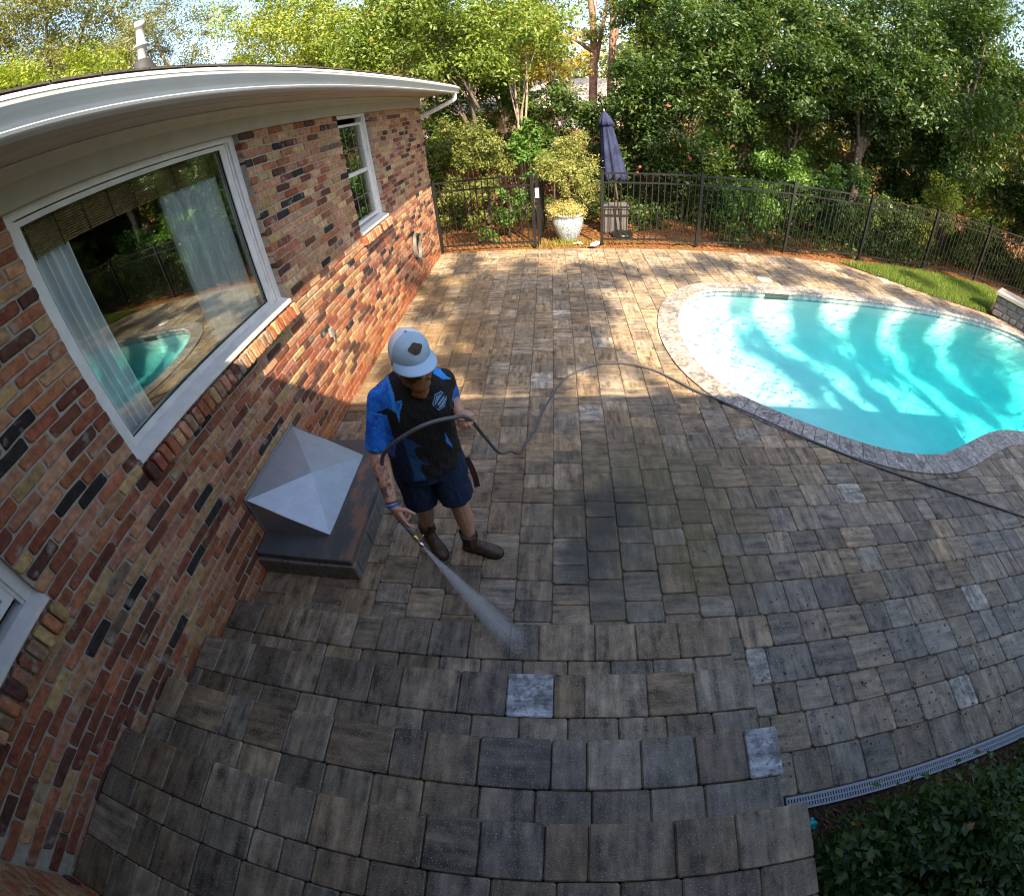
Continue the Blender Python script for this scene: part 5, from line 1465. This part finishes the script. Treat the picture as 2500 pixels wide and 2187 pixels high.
def limb(a, b, r, bow=V_((0, 0, 0))):
    P = [a.lerp(b, t)+bow*math.sin(math.pi*t) for t in (0, 0.2, 0.4, 0.6, 0.8, 1)]
    chain(mb, P, r)
limb(RSH, REL, [0.047, 0.047, 0.046, 0.045, 0.045, 0.044]); limb(REL, RWR, [0.045, 0.051, 0.049, 0.042, 0.035, 0.030])
limb(LSH, LEL, [0.046, 0.046, 0.045, 0.045, 0.044, 0.043]); limb(LEL, LWR, [0.043, 0.047, 0.045, 0.039, 0.033, 0.028])
calf = V_((0, 0.02, 0))
limb(RHIP, RKN, [0.095, 0.09, 0.082, 0.074, 0.066, 0.06]); limb(RKN, RAN, [0.06, 0.058, 0.061, 0.053, 0.043, 0.038], calf)
limb(LHIP, LKN, [0.095, 0.09, 0.082, 0.074, 0.066, 0.06]); limb(LKN, LAN, [0.06, 0.058, 0.061, 0.053, 0.043, 0.038], calf)
def hand(wr, d, n, curls, thumb, spread=0.0):
    d = V_(d).normalized(); n = V_(n); n = (n-d*n.dot(d)).normalized(); s = d.cross(n).normalized()*thumb[0]
    # palm: flattened, widening to the knuckles
    rings = []
    for t, w, h in ((-0.012, 0.024, 0.022), (0.015, 0.030, 0.021), (0.05, 0.040, 0.019), (0.082, 0.041, 0.0155), (0.096, 0.036, 0.011)):
        rings.append(ell_ring(wr+d*t+n*0.004, w, h, 14, s, n, 2.4))
    mb.loft(rings)
    for i, (so, L, r) in enumerate(((0.0305, 0.074, 0.0098), (0.0105, 0.083, 0.0102), (-0.0095, 0.077, 0.0096), (-0.0290, 0.060, 0.0086))):
        p = wr+d*(0.088-0.006*abs(i-1))+s*so; ax = (d+s*so*spread).normalized(); pts = [p-ax*0.03, p]; a = 0
        for k, fr in enumerate((0.44, 0.31, 0.25)):
            a += curls[i][k]; v = ax*math.cos(a)+n*math.sin(a); p = p+v*L*fr; pts.append(p)
        chain(mb, pts, [r*1.15, r*1.08, r, r*0.93, r*0.82], 8)
    p = wr+d*0.022+s*0.026+n*0.004; t1 = (d*0.55+s*thumb[1]+n*thumb[2]).normalized(); t2 = (d*0.8+s*thumb[3]+n*thumb[4]).normalized()
    chain(mb, [p, p+t1*0.040, p+t1*0.040+t2*0.030, p+t1*0.040+t2*0.055], [0.015, 0.0125, 0.0105, 0.009], 8)
RD = V_((0.36, -0.33, -0.87)); RN = V_((0.45, 0.72, -0.1))
hand(RWR, RD, RN, [(0.15, 0.25, 0.15), (0.95, 1.0, 0.6), (1.1, 1.1, 0.6), (1.15, 1.15, 0.6)], (1, 0.5, 0.65, 0.2, 0.5))
LD = V_((0.62, -0.72, 0.14)); LN = V_((0.15, 0.0, -1.0))
hand(LWR, LD, LN, [(0.9, 1.0, 0.7), (1.0, 1.05, 0.7), (1.05, 1.1, 0.7), (1.1, 1.1, 0.7)], (-1, 0.45, 0.7, -0.1, 0.6))
body = remeshed('body', mb, SKIN, 0.0046, 3, man)
# tattoo: lines drawn on the outer side of the right forearm
me = body.data; n = len(me.vertices); ink = np.zeros(n, np.float32)
ax = (RWR-REL); AL = ax.length; ax.normalize(); org = V_((1.40, 1.80, 0))
out_dir = V_((-0.5, -0.85, 0.1)); out_dir = (out_dir-ax*out_dir.dot(ax)).normalized()
for v in me.vertices:
    p = v.co+org; q = p-REL; t = q.dot(ax)/AL
    if 0.02 < t < 0.88:
        r = q-ax*q.dot(ax)
        if r.length < 0.07 and r.normalized().dot(out_dir) > -0.1:
            a = noise.noise(p*34); b = noise.noise(p*34+V_((9, 4, 2)))
            line = max(0, 1-abs(a)/0.16); fill = 1 if b > 0.10 and t > 0.45 else 0
            edge = min(1, (t-0.02)*12, (0.88-t)*12)
            ink[v.index] = max(line*0.85, fill*0.95)*edge
at = me.attributes.new('ink', 'FLOAT', 'POINT'); at.data.foreach_set('value', ink)
EYE = simple('eye', (0.75, 0.72, 0.68), 0.2); PUP = simple('iris', (0.06, 0.04, 0.03), 0.2)
for s in (-1, 1):
    b = MB(); b.ball(hp_(s*0.031, 0.079, 0.004), 0.0125, HR, 12, 8); c = hp_(s*0.031, 0.089, 0.001); b.ball(c, (0.0055, 0.003, 0.0055), HR, 8, 6, 1)
    b.build('eye', [EYE, PUP], man)
# beard and hair
def mk_hair(name, c0, c1):
    m, nt, out = new_mat(name); p = pos(nt); n = noi(nt, vmul(nt, p, (1, 1, 0.25)), 300, 3, 0.7)
    pbsdf(nt, out, mix(nt, ramp(nt, n, 0.3, 0.7), c0, c1), 0.7, bump(nt, n, 0.9, 0.006), 0, 0.3); return m
BEARD = mk_hair('beard_hair', (0.15, 0.06, 0.022), (0.46, 0.20, 0.075)); HAIR = mk_hair('dark_hair', (0.03, 0.018, 0.012), (0.10, 0.055, 0.03))
mb = MB()
mb.ball(hp_(0, 0.062, -0.110), (0.052, 0.045, 0.045), HR, 14, 10)
mb.ball(hp_(0, 0.062, -0.155), (0.040, 0.032, 0.045), HR, 14, 10)
for s in (-1, 1):
    mb.ball(hp_(s*0.050, 0.030, -0.085), (0.022, 0.045, 0.042), HR, 12, 8); mb.ball(hp_(s*0.066, 0.012, -0.035), (0.011, 0.024, 0.04), HR, 10, 8)
    chain(mb, [hp_(0, 0.103, -0.053), hp_(s*0.025, 0.096, -0.06), hp_(s*0.04, 0.08, -0.085)], [0.009, 0.0095, 0.010], 8)
for k in range(46):
    a = rnd.uniform(-1, 1); b = rnd.uniform(0, 1)
    p = hp_(0.05*a*(1-0.4*b), 0.075-0.03*abs(a), -0.10-0.085*b); mb.ball(p+V_((rnd.uniform(-.006, .006), rnd.uniform(-.006, .006), rnd.uniform(-.006, .006))), rnd.uniform(0.008, 0.014), None, 6, 5)
remeshed('beard', mb, BEARD, 0.0045, 2, man)
mb = MB(); mb.ball(hp_(0, -0.045, -0.005), (0.079, 0.072, 0.072), HR, 14, 10)
for s in (-1, 1): mb.ball(hp_(s*0.070, 0.012, 0.015), (0.013, 0.022, 0.035), HR, 10, 8)
remeshed('hair', mb, HAIR, 0.006, 2, man)

# cap
CAPF = simple('cap_front', (0.30, 0.43, 0.54), 0.85, 0.1, 14, 0.25, 160); CAPM = simple('cap_mesh', (0.66, 0.64, 0.70), 0.9, 0.06, 20, 0.5, 240); PATCH = simple('leather_patch', (0.035, 0.018, 0.014), 0.6, 0.3, 60)
cap = thing('cap', HC, None, None); cap.parent = man; cap.location = HC-man.location
mb = MB(); NT, NPh = 10, 32
def dome(th, ph, k=1.0): return hp_(0.0905*k*math.sin(th)*math.sin(ph), -0.012+0.1085*k*math.sin(th)*math.cos(ph), 0.030+0.098*k*math.cos(th)-0.004*(1-math.cos(th)))
vs = [dome(0, 0)]; fs = []; mi = []
for i in range(1, NT+1):
    for k in range(NPh): vs.append(dome(math.pi*0.53*i/NT, 2*math.pi*k/NPh))
def addf(f, ph): fs.append(f); mi.append(0 if math.cos(ph) > 0.18 else 1)
for k in range(NPh): addf((0, 1+k, 1+(k+1) % NPh), 2*math.pi*(k+.5)/NPh)
for i in range(NT-1):
    for k in range(NPh): addf((1+i*NPh+k, 1+(i+1)*NPh+k, 1+(i+1)*NPh+(k+1) % NPh, 1+i*NPh+(k+1) % NPh), 2*math.pi*(k+.5)/NPh)
mb.add(vs, fs, 0, None, True); mb.m = mi
o = mb.build('crown_panels', [CAPF, CAPM], None)
o.data.transform(Matrix.Translation(-HC)); o.parent = cap
sol = lambda: None
mb = MB()
for sgn in (0,):
    top = []; bot = []
    NV, NW = 22, 6
    for j in range(NW+1):
        t = j/NW
        for i in range(NV+1):
            ph = R_(-74)+R_(148)*i/NV; c = math.cos(ph/1.0)
            base = dome(math.pi*0.515, ph, 1.0)
            ext = 0.064*t*max(0.0, math.cos(ph*1.18))**0.55
            p = base+hf*ext+hs*math.sin(ph)*0.016*t-hu*(0.020*t*(abs(math.sin(ph))**2.0)+0.010*t)
            top.append(p); bot.append(p-hu*0.0035)
    N1 = (NV+1)*(NW+1); q = []
    for j in range(NW):
        for i in range(NV):
            a = j*(NV+1)+i; q += [(a, a+NV+1, a+NV+2, a+1), (N1+a, N1+a+1, N1+a+NV+2, N1+a+NV+1)]
    for i in range(NV): a = NW*(NV+1)+i; q.append((a, N1+a, N1+a+1, a+1))
    mb.add(top+bot, q, 0, None, True)
o = mb.build('visor', simple('cap_visor', (0.32, 0.47, 0.62), 0.85, 0.06, 10, 0.2, 160)); o.data.transform(Matrix.Translation(-HC)); o.parent = cap
mb = MB(); pv = []; M_ = 26
for rr in (1.0, 0.0):
    for k in range(M_):
        a = 2*math.pi*k/M_; sc = 1+0.10*math.cos(4*a)
        pv.append(dome(R_(52)-rr*R_(13.5)*math.sin(a)*sc, R_(3)+rr*R_(25)*math.cos(a)*sc, 1.025))
mb.add(pv, [(k, (k+1) % M_, M_+(k+1) % M_, M_+k) for k in range(M_)]); o = mb.build('logo_patch', PATCH); o.data.transform(Matrix.Translation(-HC)); o.parent = cap
mb = MB(); mb.ball(dome(0, 0, 1.005), (0.008, 0.008, 0.004), HR, 8, 6); o = mb.build('button', simple('cap_button', (0.2, 0.3, 0.4), 0.8)); o.data.transform(Matrix.Translation(-HC)); o.parent = cap

# shirt
def cloth(name, col, rough=0.75, b=0.6, sc=26):
    m, nt, out = new_mat(name); p = pos(nt)
    w = nd(nt, 'ShaderNodeTexNoise', Vector=vmul(nt, p, (1, 1, 0.45)), Scale=sc, Detail=3.0, Distortion=1.0)
    c = mix(nt, ramp(nt, noi(nt, p, 300, 2), 0.3, 0.7), tuple(x*0.85 for x in col), tuple(x*1.15 for x in col))
    pbsdf(nt, out, c, rough, bump(nt, w.outputs[0], b, 0.02), 0, 0.35); return m
SBLACK = cloth('shirt_black', (0.010, 0.010, 0.012)); SNAVY = cloth('shirt_navy', (0.006, 0.018, 0.06)); SCLAW = cloth('shirt_claw', (0.014, 0.075, 0.20)); SBLUE0 = (0.008, 0.11, 0.52)
def mk_drops():
    m, nt, out = new_mat('shirt_blue_drops'); p = pos(nt)
    v = nd(nt, 'ShaderNodeTexVoronoi', Vector=p, Scale=60.0); n = noi(nt, p, 20, 3)
    drop = ramp(nt, v.outputs[0], 0.34, 0.22); rim = mth(nt, 'MULTIPLY', drop, ramp(nt, v.outputs[0], 0.10, 0.26))
    c = mix(nt, ramp(nt, n, 0.35, 0.65), (0.005, 0.085, 0.48), (0.016, 0.21, 0.82))
    c = mix(nt, mth(nt, 'MULTIPLY', rim, 0.30), c, (0.25, 0.5, 0.9))
    w = nd(nt, 'ShaderNodeTexNoise', Vector=vmul(nt, p, (1, 1, 0.35)), Scale=26.0, Detail=3.0, Distortion=1.0)
    pbsdf(nt, out, c, 0.5, bump(nt, w.outputs[0], 0.7, 0.02), 0, 0.4); return m
SDROP = mk_drops(); SRIM = cloth('shirt_light_blue', (0.03, 0.26, 0.75))
mb = MB()
SH_ = [((1.405, 1.795, 0.845), 0.205, 0.158), ((1.405, 1.795, 0.92), 0.203, 0.155), ((1.41, 1.79, 1.02), 0.195, 0.152), ((1.42, 1.78, 1.14), 0.195, 0.156), ((1.432, 1.765, 1.27), 0.203, 0.152), ((1.442, 1.752, 1.36), 0.202, 0.132), ((1.449, 1.742, 1.425), 0.172, 0.105), ((1.455, 1.735, 1.468), 0.105, 0.082), ((1.458, 1.732, 1.485), 0.078, 0.07)]
mb.loft([ell_ring(c, rx, ry, 36) for c, rx, ry in SH_])
for a, b, r in ((RSH, REL, 0.0585), (LSH, LEL, 0.057)):
    d = (b-a).normalized(); ax1 = d.orthogonal().normalized(); ax2 = d.cross(ax1)
    mb.ball(a, r*0.97, None, 16, 12); mb.tube([V_((1.455, 1.735, 1.425)), a+V_((0, 0, 0.004))], [0.062, 0.054], 16)
    mb.loft([ell_ring(a+d*t, r*k, r*k, 24, ax1, ax2, 2.0) for t, k in ((-0.005, 0.97), (0.06, 1.0), (0.14, 1.01), (0.22, 1.03), (0.275, 1.05))])
shirt = remeshed('shirt', mb, [SBLACK, SNAVY, SCLAW, SDROP, SRIM], 0.0062, 6, man)
c0 = V_((1.43, 1.765, 1.25))+Fx*0.14
PR = {3: [(-0.26, 1.36), (-0.195, 1.435), (-0.174, 1.45), (-0.088, 1.49), (-0.082, 1.45), (-0.084, 1.396), (-0.05, 1.40), (-0.060, 1.376), (-0.080, 1.339), (-0.094, 1.28), (-0.10, 1.346), (-0.13, 1.37), (-0.26, 1.30)],
      1: [(-0.3, 1.16), (-0.102, 1.186), (-0.104, 1.099), (-0.103, 1.006), (-0.107, 0.80), (-0.3, 0.80)],
      2: [(-0.102, 1.186), (-0.066, 1.162), (-0.014, 1.089), (-0.049, 1.102), (-0.065, 1.084), (-0.063, 1.042), (-0.048, 1.005), (-0.015, 0.954), (-0.047, 0.973), (-0.063, 0.936), (-0.039, 0.83), (-0.107, 0.83), (-0.103, 1.006), (-0.104, 1.099)],
      4: [(0.110, 1.135), (0.131, 1.028), (0.133, 0.991), (0.105, 1.058)]}
PL4 = [(0.118, 1.46), (0.16, 1.45), (0.20, 1.40), (0.165, 1.415)]
def near_poly(a, z, P, d):
    return min(abs((P[(i+1) % len(P)][0]-p[0])*(z-p[1])-(P[(i+1) % len(P)][1]-p[1])*(a-p[0]))/max(1e-6, math.hypot(P[(i+1) % len(P)][0]-p[0], P[(i+1) % len(P)][1]-p[1])) if -0.0 <= ((a-p[0])*(P[(i+1) % len(P)][0]-p[0])+(z-p[1])*(P[(i+1) % len(P)][1]-p[1]))/max(1e-9, (P[(i+1) % len(P)][0]-p[0])**2+(P[(i+1) % len(P)][1]-p[1])**2) <= 1 else 9 for i, p in enumerate(P)) < d
for pl in shirt.data.polygons:
    p = pl.center+org; q = p-c0; a = q.dot(Lx); front = (pl.normal.dot(Fx) > -0.25)
    if not front: continue
    for k in (1, 2, 3, 4):
        if poly_in(a, p.z, PR[k]): pl.material_index = k
    if pl.material_index == 3 and near_poly(a, p.z, PR[3][3:11], 0.008): pl.material_index = 4
    if poly_in(a, p.z, PL4): pl.material_index = 4
for pl in shirt.data.polygons:
    p = pl.center+org
    for sh_, el_, mi_ in ((RSH, REL, 3), (LSH, LEL, 3)):
        d = (el_-sh_).normalized(); q = p-sh_; t = q.dot(d)
        if (q-d*t).length < 0.095 and t > 0.055 and (p-V_((1.43, 1.765, p.z))).dot(sh_-V_((1.43, 1.765, sh_.z))) > 0.135*0.19:
            pl.material_index = 4 if (0.25 < t < 0.257 or 0.055 < t < 0.064) else mi_
me = shirt.data; nr = np.empty(len(me.vertices)*3); me.vertices.foreach_get('normal', nr); nr = nr.reshape(-1, 3)
for v, m_ in zip(me.vertices, nr):
    p = v.co+org; q = V_((p.x*1.0+p.z*0.5, p.y, p.z*0.55-p.x*0.4))*12
    d = noise.noise(q)+0.5*noise.noise(q*2.2+V_((5, 1, 3)))
    k = 0.010*min(1, max(0.2, (1.44-p.z)/0.25))
    v.co += V_(m_)*(0.7-abs(d)*2)*k*0.5
me.update()
# badge on the chest: pale blue shield with a navy band
def on_chest(a, z, off):
    best = None
    o0 = V_((1.43, 1.765, 0))+Lx*a+V_((0, 0, z))+Fx*0.4
    loc_o, dr = o0-org, -Fx
    hit, loc, nrm, idx = shirt.ray_cast(loc_o, dr)
    return (loc+org+nrm*off) if hit else o0-Fx*0.26
def badge_poly(P, off): return [on_chest(a, z, off) for a, z in P]
ca, cz_ = 0.118, 1.335
def lobes(k): return [(ca+0.036*k*math.cos(t)*(1+0.10*math.cos(4*t)), cz_+0.048*k*math.sin(t)*(1+0.08*math.cos(6*t))) for t in [2*math.pi*i/28 for i in range(28)]]
mb = MB()
mb.add(badge_poly(lobes(1.0), 0.003), [tuple(range(28))], 0); mb.add(badge_poly(lobes(0.88), 0.0042), [tuple(range(28))], 1); mb.add(badge_poly(lobes(0.76), 0.0054), [tuple(range(28))], 0)
cs, sn = math.cos(R_(38)), math.sin(R_(38))
def rotp(P): return [(ca+x*cs-y*sn, cz_+x*sn+y*cs) for x, y in P]
mb.add(badge_poly(rotp([(-0.036, -0.012), (0.036, -0.012), (0.036, 0.012), (-0.036, 0.012)]), 0.0068), [(0, 1, 2, 3)], 1)
for k in range(4):
    x = -0.018+k*0.0105; mb.add(badge_poly(rotp([(x, -0.005), (x+0.0065, -0.005), (x+0.0065, 0.006), (x, 0.006)]), 0.008), [(0, 1, 2, 3)], 2)
for f in range(len(mb.sm)): mb.sm[f] = False
mb.build('chest_badge', [simple('badge_blue', (0.16, 0.36, 0.62), 0.7), simple('badge_navy', (0.006, 0.02, 0.07), 0.7), simple('badge_white', (0.6, 0.65, 0.7), 0.7)], man)
# shorts
mb = MB()
mb.loft([ell_ring(c, rx, ry) for c, rx, ry in (((1.40, 1.80, 0.78), 0.185, 0.140), ((1.40, 1.80, 0.86), 0.192, 0.145), ((1.40, 1.80, 0.96), 0.188, 0.14), ((1.405, 1.795, 1.0), 0.182, 0.138))])
for h, k, zl in ((RHIP, RKN, 0.525), (LHIP, LKN, 0.56)):
    d = (k-h); P = [h+d*t for t in (0, 0.3, 0.6, 1.0)]; e = h+d*((h.z-zl)/(h.z-k.z))
    rings = [ell_ring(p, r, r*1.05, 24) for p, r in ((h, 0.112), (h.lerp(e, 0.3), 0.113), (h.lerp(e, 0.65), 0.108), (e, 0.106))]
    mb.loft(rings)
shorts = remeshed('shorts', mb, cloth('shorts_navy', (0.008, 0.022, 0.06), 0.85, 0.8, 18), 0.0065, 5, man)
mb = MB(); vs = []
for t in (0, 0.33, 0.66, 1): c = V_((1.615, 1.86, 0.80)).lerp(V_((1.655, 1.83, 0.585)), t)+V_((0.012*math.sin(3*t), 0, 0)); vs += [c-V_((0.016, 0, 0)), c+V_((0.016, 0.01, 0))]
mb.add(vs, [(2*i, 2*i+1, 2*i+3, 2*i+2) for i in range(3)]); mb.add([v+V_((0, 0.004, 0)) for v in vs], [(2*i, 2*i+2, 2*i+3, 2*i+1) for i in range(3)]); mb.build('strap', simple('maroon_strap', (0.045, 0.012, 0.012), 0.7), man)
def wrinkle(o, amp, sc, st=(1, 1, 1)):
    me = o.data; n = len(me.vertices)
    nr = np.empty(n*3); me.vertices.foreach_get('normal', nr); nr = nr.reshape(n, 3)
    for v, m_ in zip(me.vertices, nr):
        p = V_((v.co.x*st[0], v.co.y*st[1], v.co.z*st[2]))*sc
        d = noise.noise(p)+0.5*noise.noise(p*2.1)
        v.co += V_(m_)*(1-abs(d)*2)*amp*0.5
    me.update()
wrinkle(shorts, 0.011, 13, (1, 1, 0.5))
# boots
BOOT = simple('boot_leather', (0.062, 0.040, 0.024), 0.6, 0.6, 22, 0.8, 45); SOLE = simple('boot_sole', (0.018, 0.015, 0.012), 0.8); ELAS = simple('boot_elastic', (0.02, 0.017, 0.014), 0.9)
def boot(an, d, zt):
    d = V_(d); d.z = 0; d.normalize(); s = V_((-d.y, d.x, 0)); heel = V_((an.x, an.y, 0))-d*0.062
    b = MB()
    rings = [ell_ring(V_((an.x, an.y, z))-d*(0.004), r, r*1.15, 20, s, d) for z, r in ((0.02, 0.044), (0.06, 0.046), (0.10, 0.046), (0.14, 0.050), (zt, 0.054))]
    b.loft(rings)
    prof = ((0.0, 0.030, 0.050), (0.03, 0.040, 0.085), (0.09, 0.042, 0.10), (0.15, 0.043, 0.082), (0.20, 0.049, 0.066), (0.245, 0.046, 0.056), (0.275, 0.033, 0.045), (0.288, 0.015, 0.03))
    rings = []
    for t, w, h in prof:
        c = heel+d*t; rings.append([c+s*w*math.cos(a)*(1 if math.sin(a) > 0 else 1.02)+V_((0, 0, 0.012+h*max(0, math.sin(a))**0.7 if math.sin(a) > 0 else 0.012)) for a in [2*math.pi*k/18 for k in range(18)]])
    b.loft(rings)
    bt = remeshed('boot', b, BOOT, 0.0055, 3, man); wrinkle(bt, 0.0035, 40)
    q = MB(); P = []
    for t, w in ((0.0, 0.022), (0.02, 0.036), (0.06, 0.041), (0.10, 0.041), (0.15, 0.045), (0.20, 0.053), (0.245, 0.050), (0.278, 0.036), (0.294, 0.014)): P.append((t-0.004, w))
    ol = [heel+d*t+s*w for t, w in P]+[heel+d*t-s*w for t, w in reversed(P)]
    n = len(ol); q.add([v+V_((0, 0, 0.002)) for v in ol]+[v+V_((0, 0, 0.024)) for v in ol], [(i, (i+1) % n, n+(i+1) % n, n+i) for i in range(n)]+[tuple(range(n, 2*n)), tuple(reversed(range(n)))]); q.build('sole', SOLE, bt)
    for k in (-1, 1):
        q = MB(); c = V_((an.x, an.y, zt-0.045))-d*0.004+s*0.0475*k
        q.box(c, (0.012, 0.05, 0.085), Matrix((s, d, V_((0, 0, 1)))).transposed()); q.build('elastic_side', ELAS, bt)
        q = MB(); q.box(V_((an.x, an.y, zt+0.005))-d*0.004+d*0.060*k, (0.02, 0.006, 0.035), Matrix((s, d, V_((0, 0, 1)))).transposed()); q.build('pull_tab', ELAS, bt)
boot(RAN, (0.62, -0.78, 0), 0.185); boot(LAN, (0.97, -0.22, 0), 0.175)
# wrist bands
for t, m, r, w in ((0.93, simple('brown_band', (0.09, 0.035, 0.02), 0.6), 0.0335, 0.004), (0.985, simple('blue_band', (0.02, 0.16, 0.60), 0.4), 0.0335, 0.007)):
    c = REL.lerp(RWR, t); a1 = ax.orthogonal().normalized(); a2 = ax.cross(a1); mb = MB()
    R0_ = ell_ring(c-ax*w, r, r, 20, a1, a2, 2.0); R1_ = ell_ring(c+ax*w, r*0.985, r*0.985, 20, a1, a2, 2.0); mb.loft([R0_, R1_]); mb.build('wrist_band', m, man)

# wand and water
TIP = V_((1.444, 1.324, 0.667)); GRIP = V_((1.352, 1.383, 0.775)); wd = (TIP-GRIP).normalized()
wand = thing('spray_wand', GRIP, 'short pressure washer nozzle with brass and chrome fittings held low in the right hand', 'spray nozzle')
mb = MB(); mb.tube([GRIP-wd*0.06, GRIP+wd*0.075], 0.0105, 12); mb.build('grip', simple('wand_grip', (0.10, 0.10, 0.10), 0.5), wand)
mb = MB(); mb.tube([GRIP+wd*0.072, GRIP+wd*0.079, GRIP+wd*0.10, GRIP+wd*0.104], [0.012, 0.0145, 0.0145, 0.012], 8); mb.build('brass_collar', simple('brass', (0.60, 0.42, 0.16), 0.3, 0.1, 20, metal=0.9), wand)
mb = MB(); mb.tube([GRIP+wd*0.10, GRIP+wd*0.12, GRIP+wd*0.121, TIP-wd*0.004, TIP], [0.0095, 0.0095, 0.013, 0.013, 0.007], 10); mb.build('chrome_tip', simple('chrome', (0.62, 0.62, 0.62), 0.2, metal=1.0), wand)
mb = MB(); e = V_((0.35, 0.25, 0.4)).normalized(); mb.tube([GRIP+wd*0.115, GRIP+wd*0.115+e*0.05], [0.004, 0.003], 6); mb.build('lever', simple('lever', (0.5, 0.47, 0.4), 0.3, metal=0.9), wand)
END = V_((1.955, 0.985, 0.20)); sdv = (END-TIP); SL = sdv.length; sdv.normalize()
s1 = V_((0.75, 0.66, 0.0)); s1 = (s1-sdv*s1.dot(sdv)).normalized(); s2 = sdv.cross(s1)
def mk_spray():
    m, nt, out = new_mat('water_spray')
    p = pos(nt); rel = nt.nodes.new('ShaderNodeVectorMath'); rel.operation = 'SUBTRACT'; nt.links.new(p, rel.inputs[0]); rel.inputs[1].default_value = TIP
    def dot(v):
        n = nt.nodes.new('ShaderNodeVectorMath'); n.operation = 'DOT_PRODUCT'; nt.links.new(rel.outputs[0], n.inputs[0]); n.inputs[1].default_value = v; return n.outputs['Value']
    t = mth(nt, 'DIVIDE', dot(sdv), SL); a = dot(s1); b = dot(s2)
    w = mth(nt, 'ADD', mth(nt, 'MULTIPLY', t, 0.082), 0.007); w2 = mth(nt, 'ADD', mth(nt, 'MULTIPLY', t, 0.042), 0.006)
    r = mth(nt, 'ADD', mth(nt, 'POWER', mth(nt, 'ABSOLUTE', mth(nt, 'DIVIDE', a, w)), 2.0), mth(nt, 'POWER', mth(nt, 'ABSOLUTE', mth(nt, 'DIVIDE', b, w2)), 2.0))
    cv = nd(nt, 'ShaderNodeCombineXYZ', X=mth(nt, 'MULTIPLY', t, 0.9), Y=mth(nt, 'MULTIPLY', mth(nt, 'DIVIDE', a, w), 1.7), Z=mth(nt, 'DIVIDE', b, w2)).outputs[0]
    n = noi(nt, cv, 4.5, 4, 0.6)
    den = mth(nt, 'MULTIPLY', ramp(nt, r, 1.0, 0.1), mth(nt, 'ADD', mth(nt, 'POWER', ramp(nt, n, 0.30, 0.75), 1.5), 0.08))
    den = mth(nt, 'MULTIPLY', den, mth(nt, 'DIVIDE', 6.0, mth(nt, 'ADD', mth(nt, 'MULTIPLY', t, 0.082), 0.02)))
    den = mth(nt, 'MULTIPLY', den, ramp(nt, t, 1.02, 0.45))
    v = nd(nt, 'ShaderNodeVolumePrincipled', Color=(0.97, 0.97, 0.98, 1), Anisotropy=0.0); nt.links.new(den, v.inputs['Density'])
    nt.links.new(v.outputs[0], out.inputs['Volume']); return m
mb = MB(); rings = []
for i in range(9):
    t = i/8*1.02; rings.append(ell_ring(TIP+sdv*SL*t, 0.009+0.085*t, 0.008+0.046*t, 20, s1, s2, 2.0))
mb.loft(rings); sp = mb.build('water_spray', mk_spray(), None, TIP); tag(sp, 'fan of white water spray blasting from the nozzle onto the lowest step', 'water spray', kind='stuff')
mb = MB(); rg = random.Random(9)
for k in range(420):
    t = rg.random()**0.7*1.03; a, b = rg.gauss(0, 0.45), rg.gauss(0, 0.45); p = TIP+sdv*SL*t+s1*a*(0.008+0.085*t)+s2*b*(0.007+0.046*t)
    r = rg.uniform(0.0007, 0.0016); e = sdv*r*4
    mb.add([p-e, p+s1*r, p+s2*r, p-s1*r, p-s2*r, p+e], [(0, 2, 1), (0, 3, 2), (0, 4, 3), (0, 1, 4), (5, 1, 2), (5, 2, 3), (5, 3, 4), (5, 4, 1)], 0, None, True)
for k in range(420):
    th = rg.uniform(0, 6.283); rr_ = abs(rg.gauss(0, 0.17)); hgt = abs(rg.gauss(0, 0.045))*max(0.15, 1-rr_*2)
    p = V_((1.90+rr_*math.cos(th), 1.04+rr_*0.8*math.sin(th), 0.0)); p.z = (0.19 if p.y < Y1 else 0.012)+hgt
    r = rg.uniform(0.0008, 0.0022); e = V_((math.cos(th), math.sin(th), 0.9)).normalized()*r*2.2
    mb.add([p-e, p+s1*r, p+s2*r, p-s1*r, p-s2*r, p+e], [(0, 2, 1), (0, 3, 2), (0, 4, 3), (0, 1, 4), (5, 1, 2), (5, 2, 3), (5, 3, 4), (5, 4, 1)], 0, None, True)
dm, nt, out = new_mat('water_drop'); pbsdf(nt, out, (0.75, 0.78, 0.82), 0.15, None, 0, 0.6)
dr = mb.build('droplets', dm, sp); dr['kind'] = 'stuff'
